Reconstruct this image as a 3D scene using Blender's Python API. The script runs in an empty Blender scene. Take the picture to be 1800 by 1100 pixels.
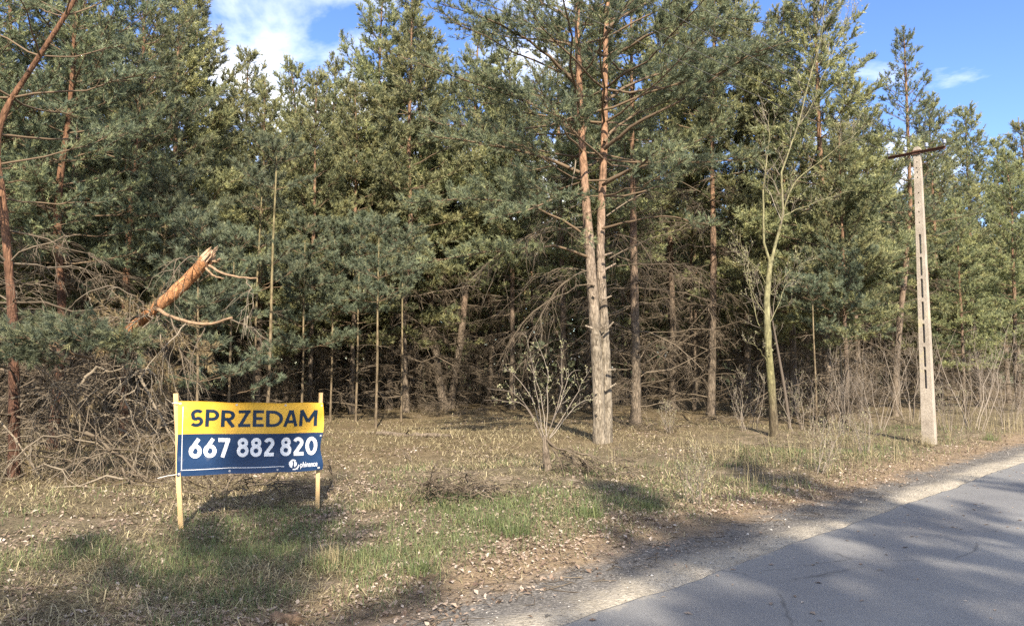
import bpy, bmesh, math, random
import numpy as np
from mathutils import Vector

# ------------------------------------------------------------------ camera, world, sun, exposure
SC = bpy.context.scene
COL = SC.collection
R = math.radians
F_PX, CAM_H, PITCH = 1310.0, 1.6, math.atan(100 / 1310.0)
cam_d = bpy.data.cameras.new('camera')
cam_d.sensor_width = 36.0
cam_d.lens = 36.0 * F_PX / 1800.0
cam_d.clip_start, cam_d.clip_end = 0.05, 2000
cam = bpy.data.objects.new('camera', cam_d)
COL.objects.link(cam)
cam.location = (0, 0, CAM_H)
cam.rotation_euler = (math.pi / 2 + PITCH, 0, 0)
SC.camera = cam

SUN_EL, SUN_AZ = 37.0, 172.0          # azimuth clockwise from +Y (view direction): behind the camera, a little to the right
SUN_DIR = Vector((math.sin(R(SUN_AZ)) * math.cos(R(SUN_EL)), math.cos(R(SUN_AZ)) * math.cos(R(SUN_EL)), math.sin(R(SUN_EL))))
world = bpy.data.worlds.new('World')
SC.world = world
world.use_nodes = True
wn, wl = world.node_tree.nodes, world.node_tree.links
wn.clear()
w_out = wn.new('ShaderNodeOutputWorld')
w_bg = wn.new('ShaderNodeBackground')
w_sky = wn.new('ShaderNodeTexSky')
w_sky.sky_type = 'NISHITA'
w_sky.sun_disc = False
w_sky.sun_elevation = R(SUN_EL)
w_sky.sun_rotation = R(SUN_AZ)
w_sky.air_density = 1.0
w_sky.dust_density = 0.2
w_sky.ozone_density = 2.6
# clouds over the whole sky, from one noise on a flat layer high above
w_tc = wn.new('ShaderNodeTexCoord')
w_sep = wn.new('ShaderNodeSeparateXYZ')
wl.new(w_tc.outputs['Generated'], w_sep.inputs[0])
w_zc = wn.new('ShaderNodeMath'); w_zc.operation = 'MAXIMUM'; w_zc.inputs[1].default_value = 0.0
wl.new(w_sep.outputs['Z'], w_zc.inputs[0])
w_za = wn.new('ShaderNodeMath'); w_za.operation = 'ADD'; w_za.inputs[1].default_value = 0.22
wl.new(w_zc.outputs[0], w_za.inputs[0])
w_dx = wn.new('ShaderNodeMath'); w_dx.operation = 'DIVIDE'
w_dy = wn.new('ShaderNodeMath'); w_dy.operation = 'DIVIDE'
for nd, ax in ((w_dx, 'X'), (w_dy, 'Y')):
    wl.new(w_sep.outputs[ax], nd.inputs[0]); wl.new(w_za.outputs[0], nd.inputs[1])
w_cmb = wn.new('ShaderNodeCombineXYZ')
wl.new(w_dx.outputs[0], w_cmb.inputs[0]); wl.new(w_dy.outputs[0], w_cmb.inputs[1])
w_cmb.inputs[2].default_value = 3.7
w_noise = wn.new('ShaderNodeTexNoise')
w_noise.inputs['Scale'].default_value = 1.5
w_noise.inputs['Detail'].default_value = 9
w_noise.inputs['Roughness'].default_value = 0.56
w_noise.inputs['Distortion'].default_value = 0.35
wl.new(w_cmb.outputs[0], w_noise.inputs['Vector'])
w_ramp = wn.new('ShaderNodeValToRGB')
w_ramp.color_ramp.elements[0].position = 0.47
w_ramp.color_ramp.elements[1].position = 0.60
wl.new(w_noise.outputs['Fac'], w_ramp.inputs[0])
w_mix = wn.new('ShaderNodeMixRGB')
w_mix.inputs[2].default_value = (7.2, 7.3, 7.6, 1)
wl.new(w_ramp.outputs[0], w_mix.inputs[0])
w_hs = wn.new('ShaderNodeHueSaturation'); w_hs.inputs['Saturation'].default_value = 1.18; w_hs.inputs['Hue'].default_value = .515; w_hs.inputs['Value'].default_value = 1.0
wl.new(w_sky.outputs[0], w_hs.inputs['Color'])
wl.new(w_hs.outputs[0], w_mix.inputs[1])
wl.new(w_mix.outputs[0], w_bg.inputs[0])
w_bg.inputs[1].default_value = 0.105
wl.new(w_bg.outputs[0], w_out.inputs[0])

sun_d = bpy.data.lights.new('sun', 'SUN')
sun_d.energy = 5.0
sun_d.angle = R(0.5)
sun_d.color = (1.0, 0.88, 0.70)
sun = bpy.data.objects.new('sun', sun_d)
COL.objects.link(sun)
sun.location = (0, -20, 30)
sun.rotation_euler = SUN_DIR.to_track_quat('Z', 'Y').to_euler()

SC.view_settings.view_transform = 'Standard'
SC.view_settings.look = 'None'
SC.view_settings.exposure = 1.48
SC.view_settings.gamma = 1.0
SC.render.engine = 'CYCLES'
SC.cycles.max_bounces = 6
SC.cycles.diffuse_bounces = 4
SC.cycles.glossy_bounces = 2
SC.cycles.transmission_bounces = 3
SC.cycles.use_denoising = False
SC.cycles.sample_clamp_indirect = 4.0

# ------------------------------------------------------------------ helpers
UP = np.array((0.0, 0.0, 1.0))
CP, SP_ = math.cos(PITCH), math.sin(PITCH)

def ray(px, py):
    a, b = (px - 900) / F_PX, (550 - py) / F_PX
    return np.array((a, CP - b * SP_, SP_ + b * CP))

def gp(px, py, z=0.0):
    d = ray(px, py)
    t = (z - CAM_H) / d[2]
    return np.array((d[0] * t, d[1] * t, z))

def at(px, py, y):
    d = ray(px, py)
    t = y / d[1]
    return np.array((d[0] * t, y, CAM_H + d[2] * t))

def nrm(v):
    return v / (np.linalg.norm(v, axis=-1, keepdims=True) + 1e-9)

def vnoise(x, y, scale, seed=0):
    x = np.asarray(x, float) / scale + 1000.0
    y = np.asarray(y, float) / scale + 1000.0
    xi, yi = np.floor(x).astype(np.int64), np.floor(y).astype(np.int64)
    fx, fy = x - xi, y - yi
    fx, fy = fx * fx * (3 - 2 * fx), fy * fy * (3 - 2 * fy)
    def h(a, b):
        n = (a * 374761393 + b * 668265263 + seed * 982451653) & 0x7fffffff
        n = ((n ^ (n >> 13)) * 1274126177) & 0x7fffffff
        return ((n ^ (n >> 16)) & 0xffff) / 65535.0
    return (h(xi, yi) * (1 - fx) + h(xi + 1, yi) * fx) * (1 - fy) + (h(xi, yi + 1) * (1 - fx) + h(xi + 1, yi + 1) * fx) * fy

# road edge: from two pixels on the asphalt edge
E0, E1 = gp(990, 1100)[:2], gp(1800, 812)[:2]
RU = (E1 - E0) / np.linalg.norm(E1 - E0)          # along the road
RN = np.array((-RU[1], RU[0]))                    # away from the road, into the verge
S0 = float(RN @ E0)
ROAD_W = 5.6

def road_s(x, y):
    return RN[0] * np.asarray(x) + RN[1] * np.asarray(y) - S0

def ground_h(x, y):
    s = road_s(x, y)
    so = np.where(s > -ROAD_W / 2, s, -ROAD_W - s)      # distance outwards from the nearer edge
    k = np.clip((so - 0.5) / 2.0, 0, 1)
    bump = (vnoise(x, y, 2.7, 1) - .5) * .16 + (vnoise(x, y, .9, 2) - .5) * .07 + (vnoise(x, y, .35, 3) - .5) * .03
    h = np.where(so < 0, -.06, -.012 - .035 * np.exp(-((so - .9) / .5) ** 2) + bump * k)
    return h + 0.10 * k * np.clip((so - 1.5) / 6, 0, 1)

class G:
    def __init__(s):
        s.v, s.f3, s.f4, s.t, s.n = [], [], [], [], 0
    def add(s, V, F, tone=None):
        V = np.asarray(V, np.float32).reshape(-1, 3)
        F = np.asarray(F, np.int64)
        (s.f3 if F.shape[1] == 3 else s.f4).append(F + s.n)
        s.v.append(V)
        s.t.append(np.zeros(len(V), np.float32) if tone is None else np.asarray(tone, np.float32).reshape(-1))
        s.n += len(V)
    def mesh(s, name, mat, smooth=True):
        me = bpy.data.meshes.new(name)
        if s.n == 0:
            return me
        V = np.concatenate(s.v)
        f4 = np.concatenate(s.f4) if s.f4 else np.zeros((0, 4), np.int64)
        f3 = np.concatenate(s.f3) if s.f3 else np.zeros((0, 3), np.int64)
        me.vertices.add(len(V))
        me.vertices.foreach_set('co', V.ravel())
        li = np.concatenate((f4.ravel(), f3.ravel())).astype(np.int32)
        me.loops.add(len(li))
        me.loops.foreach_set('vertex_index', li)
        ls = np.concatenate((np.arange(len(f4)) * 4, len(f4) * 4 + np.arange(len(f3)) * 3)).astype(np.int32)
        me.polygons.add(len(ls))
        me.polygons.foreach_set('loop_start', ls)
        me.polygons.foreach_set('use_smooth', np.full(len(ls), smooth, dtype=bool))
        a = me.attributes.new('tone', 'FLOAT', 'POINT')
        a.data.foreach_set('value', np.concatenate(s.t))
        me.materials.append(mat)
        me.update(calc_edges=True)
        return me
    def build(s, name, mat, parent=None, smooth=True, loc=None):
        return link(name, s.mesh(name, mat, smooth), parent, loc)

def link(name, me, parent=None, loc=None):
    o = bpy.data.objects.new(name, me)
    COL.objects.link(o)
    if parent is not None:
        o.parent = parent
    if loc is not None:
        o.location = loc
    return o

def tag(o, label=None, cat=None, group=None, kind=None):
    for k, v in (('label', label), ('category', cat), ('group', group), ('kind', kind)):
        if v:
            o[k] = v
    return o

def thing(name, label, cat, loc=(0, 0, 0), group=None, rz=0):
    o = bpy.data.objects.new(name, None)
    COL.objects.link(o)
    o.location = loc
    o.rotation_euler = (0, 0, rz)
    o.empty_display_size = .2
    return tag(o, label, cat, group)

def copy_tree(root, loc, rz, sc, label=None, group=None):
    r = root.copy(); COL.objects.link(r)
    r.location = loc; r.rotation_euler = (r.rotation_euler[0], r.rotation_euler[1], rz); r.scale = sc
    if label: r['label'] = label
    if group: r['group'] = group
    for ch in list(root.children):
        c = ch.copy(); COL.objects.link(c); c.parent = r
        for g in list(ch.children):
            d = g.copy(); COL.objects.link(d); d.parent = c
    return r

def tubes(P, Rd, sides=3):
    P = np.asarray(P, float); Rd = np.asarray(Rd, float)
    N, K = P.shape[:2]
    T = nrm(np.gradient(P, axis=1))
    ov = nrm(P[:, -1] - P[:, 0])
    ref = np.where(np.abs(ov[:, 2:3]) < .85, UP, np.array((1.0, 0, 0)))[:, None, :]
    S = nrm(np.cross(T, np.broadcast_to(ref, T.shape)))
    B = np.cross(T, S)
    a = np.arange(sides) * 2 * math.pi / sides
    V = P[:, :, None] + Rd[:, :, None, None] * (np.cos(a)[:, None] * S[:, :, None] + np.sin(a)[:, None] * B[:, :, None])
    idx = np.arange(N * K * sides).reshape(N, K, sides)
    A, Bq = idx[:, :-1], idx[:, 1:]
    F = np.stack((A, np.roll(A, -1, 2), np.roll(Bq, -1, 2), Bq), -1).reshape(-1, 4)
    return V.reshape(-1, 3), F

def tube(g, pts, rad, sides=6, tone=None, cap=False):
    pts = np.asarray(pts, float); rad = np.asarray(rad, float)
    V, F = tubes(pts[None], rad[None], sides)
    n0 = len(V)
    g.add(V, F, None if tone is None else np.full(n0, tone))
    if cap:
        for e, ring in ((0, 0), (-1, len(pts) - 1)):
            r = V[ring * sides:(ring + 1) * sides]
            VV = np.vstack((r, pts[e][None]))
            g.add(VV, [(i, (i + 1) % sides, sides) for i in range(sides)])

def resample(pts, K, wob=0.0, rng=None):
    """smooth curve (Catmull-Rom) through pts with K points"""
    p = np.asarray(pts, float)
    q = np.vstack((2 * p[0] - p[1], p, 2 * p[-1] - p[-2]))
    t = np.linspace(0, len(p) - 1 - 1e-6, K)
    i = np.floor(t).astype(int); f = (t - i)[:, None]
    a, b, c, d = q[i], q[i + 1], q[i + 2], q[i + 3]
    o = .5 * (2 * b + (c - a) * f + (2 * a - 5 * b + 4 * c - d) * f ** 2 + (3 * b - a - 3 * c + d) * f ** 3)
    if wob and rng is not None:
        w = rng.normal(0, wob, (K, 3)); w[0] = 0; o = o + w
    return o

def sample_axis(ax, t):
    K = len(ax)
    x = np.clip(t, 0, .9999) * (K - 1)
    i = x.astype(int); f = (x - i)[:, None]
    pos = ax[i] * (1 - f) + ax[i + 1] * f
    return pos, nrm(ax[i + 1] - ax[i])

def axis_len(ax):
    return float(np.linalg.norm(np.diff(ax, axis=0), axis=1).sum())

# ------------------------------------------------------------------ materials
def mat(name):
    m = bpy.data.materials.new(name)
    m.use_nodes = True
    nt = m.node_tree
    b = nt.nodes['Principled BSDF']
    b.inputs['Specular IOR Level'].default_value = 0.25
    return m, nt, b

def N_(nt, t, **kw):
    n = nt.nodes.new(t)
    for k, v in kw.items():
        if k in n.inputs: n.inputs[k].default_value = v
        else: setattr(n, k, v)
    return n

def ramp(nt, src, stops, interp='LINEAR'):
    r = nt.nodes.new('ShaderNodeValToRGB')
    r.color_ramp.interpolation = interp
    e = r.color_ramp.elements
    while len(e) < len(stops): e.new(0.5)
    for el, (p, c) in zip(e, stops):
        el.position = p
        el.color = (*c, 1) if len(c) == 3 else c
    if src is not None: nt.links.new(src, r.inputs[0])
    return r.outputs[0]

def mix(nt, fac, a, b, mode='MIX'):
    m = nt.nodes.new('ShaderNodeMixRGB'); m.blend_type = mode
    for i, s in enumerate((fac, a, b)):
        if hasattr(s, 'is_linked'): nt.links.new(s, m.inputs[i])
        elif isinstance(s, (int, float)): m.inputs[i].default_value = s
        else: m.inputs[i].default_value = (*s, 1)
    return m.outputs[0]

def math_(nt, op, a, b=None, c=None, clamp=False):
    m = nt.nodes.new('ShaderNodeMath'); m.operation = op; m.use_clamp = clamp
    for i, s in enumerate((a, b, c)):
        if s is None: continue
        if hasattr(s, 'is_linked'): nt.links.new(s, m.inputs[i])
        else: m.inputs[i].default_value = s
    return m.outputs[0]

def tone_mat(name, stops, rough=.75, transl=0.0, rnd=0.0, spec=.25):
    m, nt, b = mat(name)
    at_ = N_(nt, 'ShaderNodeAttribute', attribute_name='tone')
    col = ramp(nt, at_.outputs['Fac'], stops)
    if rnd:
        oi = N_(nt, 'ShaderNodeObjectInfo')
        v = math_(nt, 'MULTIPLY_ADD', oi.outputs['Random'], rnd, 1 - rnd / 2)
        h = N_(nt, 'ShaderNodeHueSaturation')
        nt.links.new(col, h.inputs['Color']); nt.links.new(v, h.inputs['Value'])
        hu = math_(nt, 'MULTIPLY_ADD', oi.outputs['Random'], .03, .485)
        nt.links.new(hu, h.inputs['Hue'])
        col = h.outputs[0]
    nt.links.new(col, b.inputs['Base Color'])
    b.inputs['Roughness'].default_value = rough
    b.inputs['Specular IOR Level'].default_value = spec
    if transl:
        tr = N_(nt, 'ShaderNodeBsdfTranslucent')
        nt.links.new(col, tr.inputs[0])
        ms = N_(nt, 'ShaderNodeMixShader'); ms.inputs[0].default_value = transl
        nt.links.new(b.outputs[0], ms.inputs[1]); nt.links.new(tr.outputs[0], ms.inputs[2])
        nt.links.new(ms.outputs[0], nt.nodes['Material Output'].inputs[0])
    return m

M = {}
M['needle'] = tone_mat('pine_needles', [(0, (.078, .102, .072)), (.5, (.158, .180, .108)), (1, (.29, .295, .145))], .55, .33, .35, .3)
M['needle_sun'] = tone_mat('sun_tinted_pine_needles', [(0, (.110, .134, .080)), (.45, (.245, .262, .138)), (1, (.42, .41, .185))], .55, .36, .3, .3)  # sunlight on back and edge pines put into the colour: brighter, yellower needles
M['needle_blue'] = tone_mat('young_needles', [(0, (.086, .112, .080)), (.6, (.148, .172, .112)), (1, (.24, .25, .14))], .55, .28, .2, .3)
M['needle_dry'] = tone_mat('dry_needles', [(0, (.13, .10, .06)), (.6, (.22, .17, .095)), (1, (.30, .235, .125))], .8, .15)
M['dead'] = tone_mat('dead_wood', [(0, (.045, .035, .025)), (.5, (.098, .077, .055)), (1, (.21, .172, .128))], .9)
M['twig'] = tone_mat('live_twig', [(0, (.085, .060, .040)), (1, (.16, .115, .073))], .85)
M['heap'] = tone_mat('heap_wood', [(0, (.058, .046, .033)), (.5, (.118, .095, .070)), (1, (.27, .23, .175))], .9)
M['shrub'] = tone_mat('shrub_bark', [(0, (.095, .077, .062)), (.5, (.175, .145, .118)), (1, (.32, .28, .235))], .85)
M['bud'] = tone_mat('buds', [(0, (.24, .23, .12)), (1, (.40, .40, .24))], .7, .3)
M['leaf'] = tone_mat('fallen_leaf', [(0, (.09, .06, .045)), (.35, (.19, .14, .105)), (.7, (.32, .26, .21)), (1, (.46, .41, .365))], .8, .1)
M['straw'] = tone_mat('dry_grass', [(0, (.085, .068, .042)), (.5, (.21, .175, .10)), (1, (.46, .40, .25))], .75, .2)
M['grass'] = tone_mat('green_grass', [(0, (.066, .095, .042)), (.6, (.128, .160, .066)), (1, (.23, .25, .11))], .6, .3)
M['moss'] = tone_mat('moss', [(0, (.10, .10, .03)), (1, (.19, .19, .06))], .9)
M['pebble'] = tone_mat('pebbles', [(0, (.07, .066, .062)), (.5, (.19, .178, .165)), (1, (.55, .53, .50))], .8)

def bark(name, low, mid, high, z0, z1, scale=9.0, bump=.6):
    m, nt, b = mat(name)
    tc = N_(nt, 'ShaderNodeTexCoord')
    sep = N_(nt, 'ShaderNodeSeparateXYZ'); nt.links.new(tc.outputs['Object'], sep.inputs[0])
    mp = N_(nt, 'ShaderNodeMapping'); mp.inputs['Scale'].default_value = (1, 1, .22)
    nt.links.new(tc.outputs['Object'], mp.inputs[0])
    no = N_(nt, 'ShaderNodeTexNoise', Scale=3.0, Detail=6.0)
    nt.links.new(mp.outputs[0], no.inputs['Vector'])
    wv = N_(nt, 'ShaderNodeMixRGB'); wv.inputs[0].default_value = .3
    nt.links.new(mp.outputs[0], wv.inputs[1]); nt.links.new(no.outputs['Color'], wv.inputs[2])
    vo = N_(nt, 'ShaderNodeTexVoronoi', Scale=scale * 2.6, feature='DISTANCE_TO_EDGE')
    nt.links.new(wv.outputs[0], vo.inputs['Vector'])
    n2 = N_(nt, 'ShaderNodeTexNoise', Scale=26.0, Detail=5.0)
    nt.links.new(mp.outputs[0], n2.inputs['Vector'])
    zz = math_(nt, 'ADD', sep.outputs['Z'], math_(nt, 'MULTIPLY', no.outputs['Fac'], 1.6))
    f = math_(nt, 'DIVIDE', math_(nt, 'SUBTRACT', zz, z0 + .8), z1 - z0, clamp=True)
    col = ramp(nt, f, [(0, low), (.5, mid), (1, high)])
    crack = ramp(nt, vo.outputs['Distance'], [(0, (.52, .50, .48)), (.10, (1, 1, 1))])
    up = ramp(nt, f, [(.35, (1, 1, 1)), (.8, (.25, .25, .25))])
    col = mix(nt, up, col, mix(nt, 1.0, col, crack, 'MULTIPLY'))
    col = mix(nt, 1.0, col, ramp(nt, n2.outputs['Fac'], [(.25, (.45, .45, .45)), (.75, (1.4, 1.4, 1.4))]), 'MULTIPLY')
    n4 = N_(nt, 'ShaderNodeTexNoise', Scale=5.5, Detail=4.0, Roughness=.7)
    nt.links.new(tc.outputs['Object'], n4.inputs['Vector'])
    col = mix(nt, 1.0, col, ramp(nt, n4.outputs['Fac'], [(.34, (.58, .56, .55)), (.5, (1, 1, 1)), (.68, (1.22, 1.22, 1.25))]), 'MULTIPLY')
    nt.links.new(col, b.inputs['Base Color'])
    b.inputs['Roughness'].default_value = .9
    hgt = math_(nt, 'ADD', math_(nt, 'MINIMUM', vo.outputs['Distance'], .2), math_(nt, 'MULTIPLY', n2.outputs['Fac'], .12))
    bp = N_(nt, 'ShaderNodeBump', Strength=min(1, bump * 1.5), Distance=.05)
    nt.links.new(hgt, bp.inputs['Height']); nt.links.new(bp.outputs[0], b.inputs['Normal'])
    return m

M['bark'] = bark('pine_bark', (.155, .125, .095), (.165, .118, .085), (.205, .125, .078), 2.2, 7.0)
M['bark_twin'] = bark('pine_bark_twin', (.21, .18, .14), (.235, .185, .145), (.255, .148, .090), 2.0, 6.2)
M['bark_red'] = bark('pine_bark_red', (.085, .045, .031), (.105, .055, .036), (.15, .080, .047), .5, 4.0)
M['bark_log'] = bark('pine_bark_log', (.36, .175, .082), (.39, .19, .088), (.40, .195, .09), -5, 9, 16, .4)
M['bark_green'] = bark('green_bark', (.105, .085, .055), (.185, .175, .085), (.19, .18, .10), .5, 2.6, 14, .25)
M['bark_young'] = bark('young_bark', (.15, .118, .08), (.19, .15, .092), (.18, .155, .085), .5, 4.5, 20, .25)

def flat(name, c, rough=.8, noise=None):
    m, nt, b = mat(name)
    b.inputs['Base Color'].default_value = (*c, 1)
    b.inputs['Roughness'].default_value = rough
    if noise:
        tc = N_(nt, 'ShaderNodeTexCoord')
        no = N_(nt, 'ShaderNodeTexNoise', Scale=noise[0], Detail=6.0)
        mp = N_(nt, 'ShaderNodeMapping'); mp.inputs['Scale'].default_value = noise[2] if len(noise) > 2 else (1, 1, 1)
        nt.links.new(tc.outputs['Object'], mp.inputs[0]); nt.links.new(mp.outputs[0], no.inputs['Vector'])
        k = noise[1]
        nt.links.new(mix(nt, 1.0, c, ramp(nt, no.outputs['Fac'], [(.25, (1 - k,) * 3), (.75, (1 + k,) * 3)]), 'MULTIPLY'), b.inputs['Base Color'])
        bp = N_(nt, 'ShaderNodeBump', Strength=.25, Distance=.01)
        nt.links.new(no.outputs['Fac'], bp.inputs['Height']); nt.links.new(bp.outputs[0], b.inputs['Normal'])
    return m

M['pale_cut'] = flat('pale_cut_wood', (.55, .46, .34), .9, (30, .3))
M['splinter'] = flat('splintered_wood', (.50, .36, .25), .9, (25, .35))
M['stake'] = flat('stake_wood', (.50, .345, .17), .75, (14, .3, (1, 1, .08)))
M['rust'] = flat('rusty_steel', (.10, .05, .035), .8, (20, .4))
M['porcelain'] = flat('porcelain', (.20, .23, .31), .3)
M['wire'] = flat('wire_metal', (.09, .09, .09), .6)
M['string'] = flat('string', (.75, .74, .72), .8)
M['steel'] = flat('eyelet_steel', (.5, .5, .5), .4)

# ------------------------------------------------------------------ ground and road
def ground_material():
    m, nt, b = mat('ground')
    ge = N_(nt, 'ShaderNodeNewGeometry')
    sep = N_(nt, 'ShaderNodeSeparateXYZ'); nt.links.new(ge.outputs['Position'], sep.inputs[0])
    s = math_(nt, 'SUBTRACT', math_(nt, 'ADD', math_(nt, 'MULTIPLY', sep.outputs['X'], float(RN[0])), math_(nt, 'MULTIPLY', sep.outputs['Y'], float(RN[1]))), S0)
    so = math_(nt, 'SUBTRACT', math_(nt, 'ABSOLUTE', math_(nt, 'ADD', s, ROAD_W / 2)), ROAD_W / 2)
    def noise(sc, det=6.0, rough=.6):
        n = N_(nt, 'ShaderNodeTexNoise', Scale=sc, Detail=det, Roughness=rough)
        nt.links.new(ge.outputs['Position'], n.inputs['Vector'])
        return n.outputs['Fac']
    nb, nm, nf = noise(.55), noise(3.0), noise(38.0, 4.0, .7)
    vo = N_(nt, 'ShaderNodeTexVoronoi', Scale=26.0); nt.links.new(ge.outputs['Position'], vo.inputs['Vector'])
    sw = math_(nt, 'ADD', so, math_(nt, 'ADD', math_(nt, 'MULTIPLY_ADD', nb, 1.1, -.55), math_(nt, 'MULTIPLY_ADD', nm, .7, -.35)))
    sand = ramp(nt, nf, [(.28, (.17, .15, .122)), (.5, (.29, .262, .216)), (.7, (.41, .375, .312))])
    grav = ramp(nt, nf, [(.3, (.055, .052, .050)), (.52, (.125, .117, .108)), (.75, (.32, .295, .27))])
    dirt = ramp(nt, nf, [(.25, (.11, .082, .055)), (.7, (.26, .195, .13))])
    soil = ramp(nt, nf, [(.3, (.045, .038, .027)), (.66, (.17, .142, .092))])
    needl = ramp(nt, nf, [(.25, (.085, .066, .040)), (.7, (.155, .120, .072))])
    litter = ramp(nt, vo.outputs['Color'], [(.2, (.10, .075, .055)), (.6, (.22, .17, .125)), (.95, (.36, .30, .25))])
    soil = mix(nt, ramp(nt, nm, [(.48, (0, 0, 0)), (.66, (.7, .7, .7))]), soil, litter)
    c = mix(nt, ramp(nt, math_(nt, 'MULTIPLY', math_(nt, 'ADD', sw, math_(nt, 'MULTIPLY_ADD', nf, .3, -.15)), .5), [(.12, (0, 0, 0)), (.24, (1, 1, 1))]), sand, grav)
    c = mix(nt, ramp(nt, math_(nt, 'MULTIPLY', sw, .5), [(.40, (0, 0, 0)), (.56, (1, 1, 1))]), c, dirt)
    c = mix(nt, ramp(nt, math_(nt, 'MULTIPLY', sw, .25), [(.36, (0, 0, 0)), (.56, (1, 1, 1))]), c, soil)
    c = mix(nt, ramp(nt, math_(nt, 'MULTIPLY', sw, .1), [(.5, (0, 0, 0)), (.8, (1, 1, 1))]), c, needl)
    c = mix(nt, 1.0, c, ramp(nt, nm, [(.3, (.75, .75, .75)), (.7, (1.2, 1.2, 1.2))]), 'MULTIPLY')
    nt.links.new(c, b.inputs['Base Color'])
    b.inputs['Roughness'].default_value = .95
    b.inputs['Specular IOR Level'].default_value = .1
    bp = N_(nt, 'ShaderNodeBump', Strength=.8, Distance=.025)
    nt.links.new(math_(nt, 'ADD', nf, math_(nt, 'MULTIPLY', vo.outputs['Distance'], .5)), bp.inputs['Height'])
    nt.links.new(bp.outputs[0], b.inputs['Normal'])
    return m

def grid_lines(lo, hi, step, far):
    c = np.arange(lo, hi, step)
    o = [step]
    while sum(o) < far: o.append(o[-1] * 1.35)
    o = np.cumsum(o)
    return np.concatenate((lo - o[::-1], c, c[-1] + o))

gx, gy = grid_lines(-12, 17, .19, 500), grid_lines(2.5, 24, .19, 500)
X, Y = np.meshgrid(gx, gy, indexing='ij')
Z = ground_h(X, Y)
g = G()
idx = np.arange(X.size).reshape(X.shape)
g.add(np.stack((X, Y, Z), -1).reshape(-1, 3), np.stack((idx[:-1, :-1], idx[1:, :-1], idx[1:, 1:], idx[:-1, 1:]), -1).reshape(-1, 4))
tag(g.build('ground', ground_material()), kind='structure')

def asphalt_material():
    m, nt, b = mat('asphalt')
    ge = N_(nt, 'ShaderNodeNewGeometry')
    def noise(sc, det=5.0):
        n = N_(nt, 'ShaderNodeTexNoise', Scale=sc, Detail=det, Roughness=.65)
        nt.links.new(ge.outputs['Position'], n.inputs['Vector'])
        return n.outputs['Fac']
    n1, n2, n3 = noise(.7), noise(140.0, 2.0), noise(9.0)
    vo = N_(nt, 'ShaderNodeTexVoronoi', Scale=190.0); nt.links.new(ge.outputs['Position'], vo.inputs['Vector'])
    sep = N_(nt, 'ShaderNodeSeparateXYZ'); nt.links.new(ge.outputs['Position'], sep.inputs[0])
    s = math_(nt, 'SUBTRACT', math_(nt, 'ADD', math_(nt, 'MULTIPLY', sep.outputs['X'], float(RN[0])), math_(nt, 'MULTIPLY', sep.outputs['Y'], float(RN[1]))), S0)
    c = ramp(nt, n2, [(.3, (.100, .101, .105)), (.7, (.205, .205, .207))])
    c = mix(nt, ramp(nt, vo.outputs['Color'], [(.82, (0, 0, 0)), (.9, (.45, .45, .45))]), c, (.30, .29, .28))
    c = mix(nt, 1.0, c, ramp(nt, n1, [(.3, (.86, .86, .87)), (.7, (1.12, 1.12, 1.1))]), 'MULTIPLY')
    # worn wheel tracks along the lane, faint stains, hairline cracks
    trk = math_(nt, 'SINE', math_(nt, 'MULTIPLY_ADD', s, 3.4, 1.1))
    c = mix(nt, 1.0, c, ramp(nt, math_(nt, 'MULTIPLY_ADD', trk, .5, .5), [(.1, (.93, .93, .94)), (.9, (1.07, 1.07, 1.06))]), 'MULTIPLY')
    n5 = noise(2.3, 8.0)
    c = mix(nt, ramp(nt, n5, [(.62, (0, 0, 0)), (.72, (.35, .35, .35))]), c, (.085, .083, .082))
    vc = N_(nt, 'ShaderNodeTexVoronoi', Scale=.55, feature='DISTANCE_TO_EDGE')
    wp = N_(nt, 'ShaderNodeMixRGB'); wp.inputs[0].default_value = .22
    nz = N_(nt, 'ShaderNodeTexNoise', Scale=1.6, Detail=6.0); nt.links.new(ge.outputs['Position'], nz.inputs['Vector'])
    nt.links.new(ge.outputs['Position'], wp.inputs[1]); nt.links.new(nz.outputs['Color'], wp.inputs[2]); nt.links.new(wp.outputs[0], vc.inputs['Vector'])
    crk = math_(nt, 'MULTIPLY', ramp(nt, vc.outputs['Distance'], [(.002, (1, 1, 1)), (.006, (0, 0, 0))]), ramp(nt, n1, [(.5, (0, 0, 0)), (.58, (.7, .7, .7))]))
    c = mix(nt, crk, c, (.05, .05, .05))
    # sand blown onto the edge
    e = math_(nt, 'ADD', math_(nt, 'MULTIPLY', s, 4.5), math_(nt, 'MULTIPLY_ADD', n3, 2.2, -.62))
    c = mix(nt, ramp(nt, e, [(.30, (0, 0, 0)), (.62, (.6, .6, .6))]), c, (.30, .272, .226))
    nt.links.new(c, b.inputs['Base Color'])
    b.inputs['Roughness'].default_value = .72
    b.inputs['Specular IOR Level'].default_value = .35
    bp = N_(nt, 'ShaderNodeBump', Strength=.5, Distance=.006)
    nt.links.new(math_(nt, 'ADD', n2, vo.outputs['Distance']), bp.inputs['Height']); nt.links.new(bp.outputs[0], b.inputs['Normal'])
    return m

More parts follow.
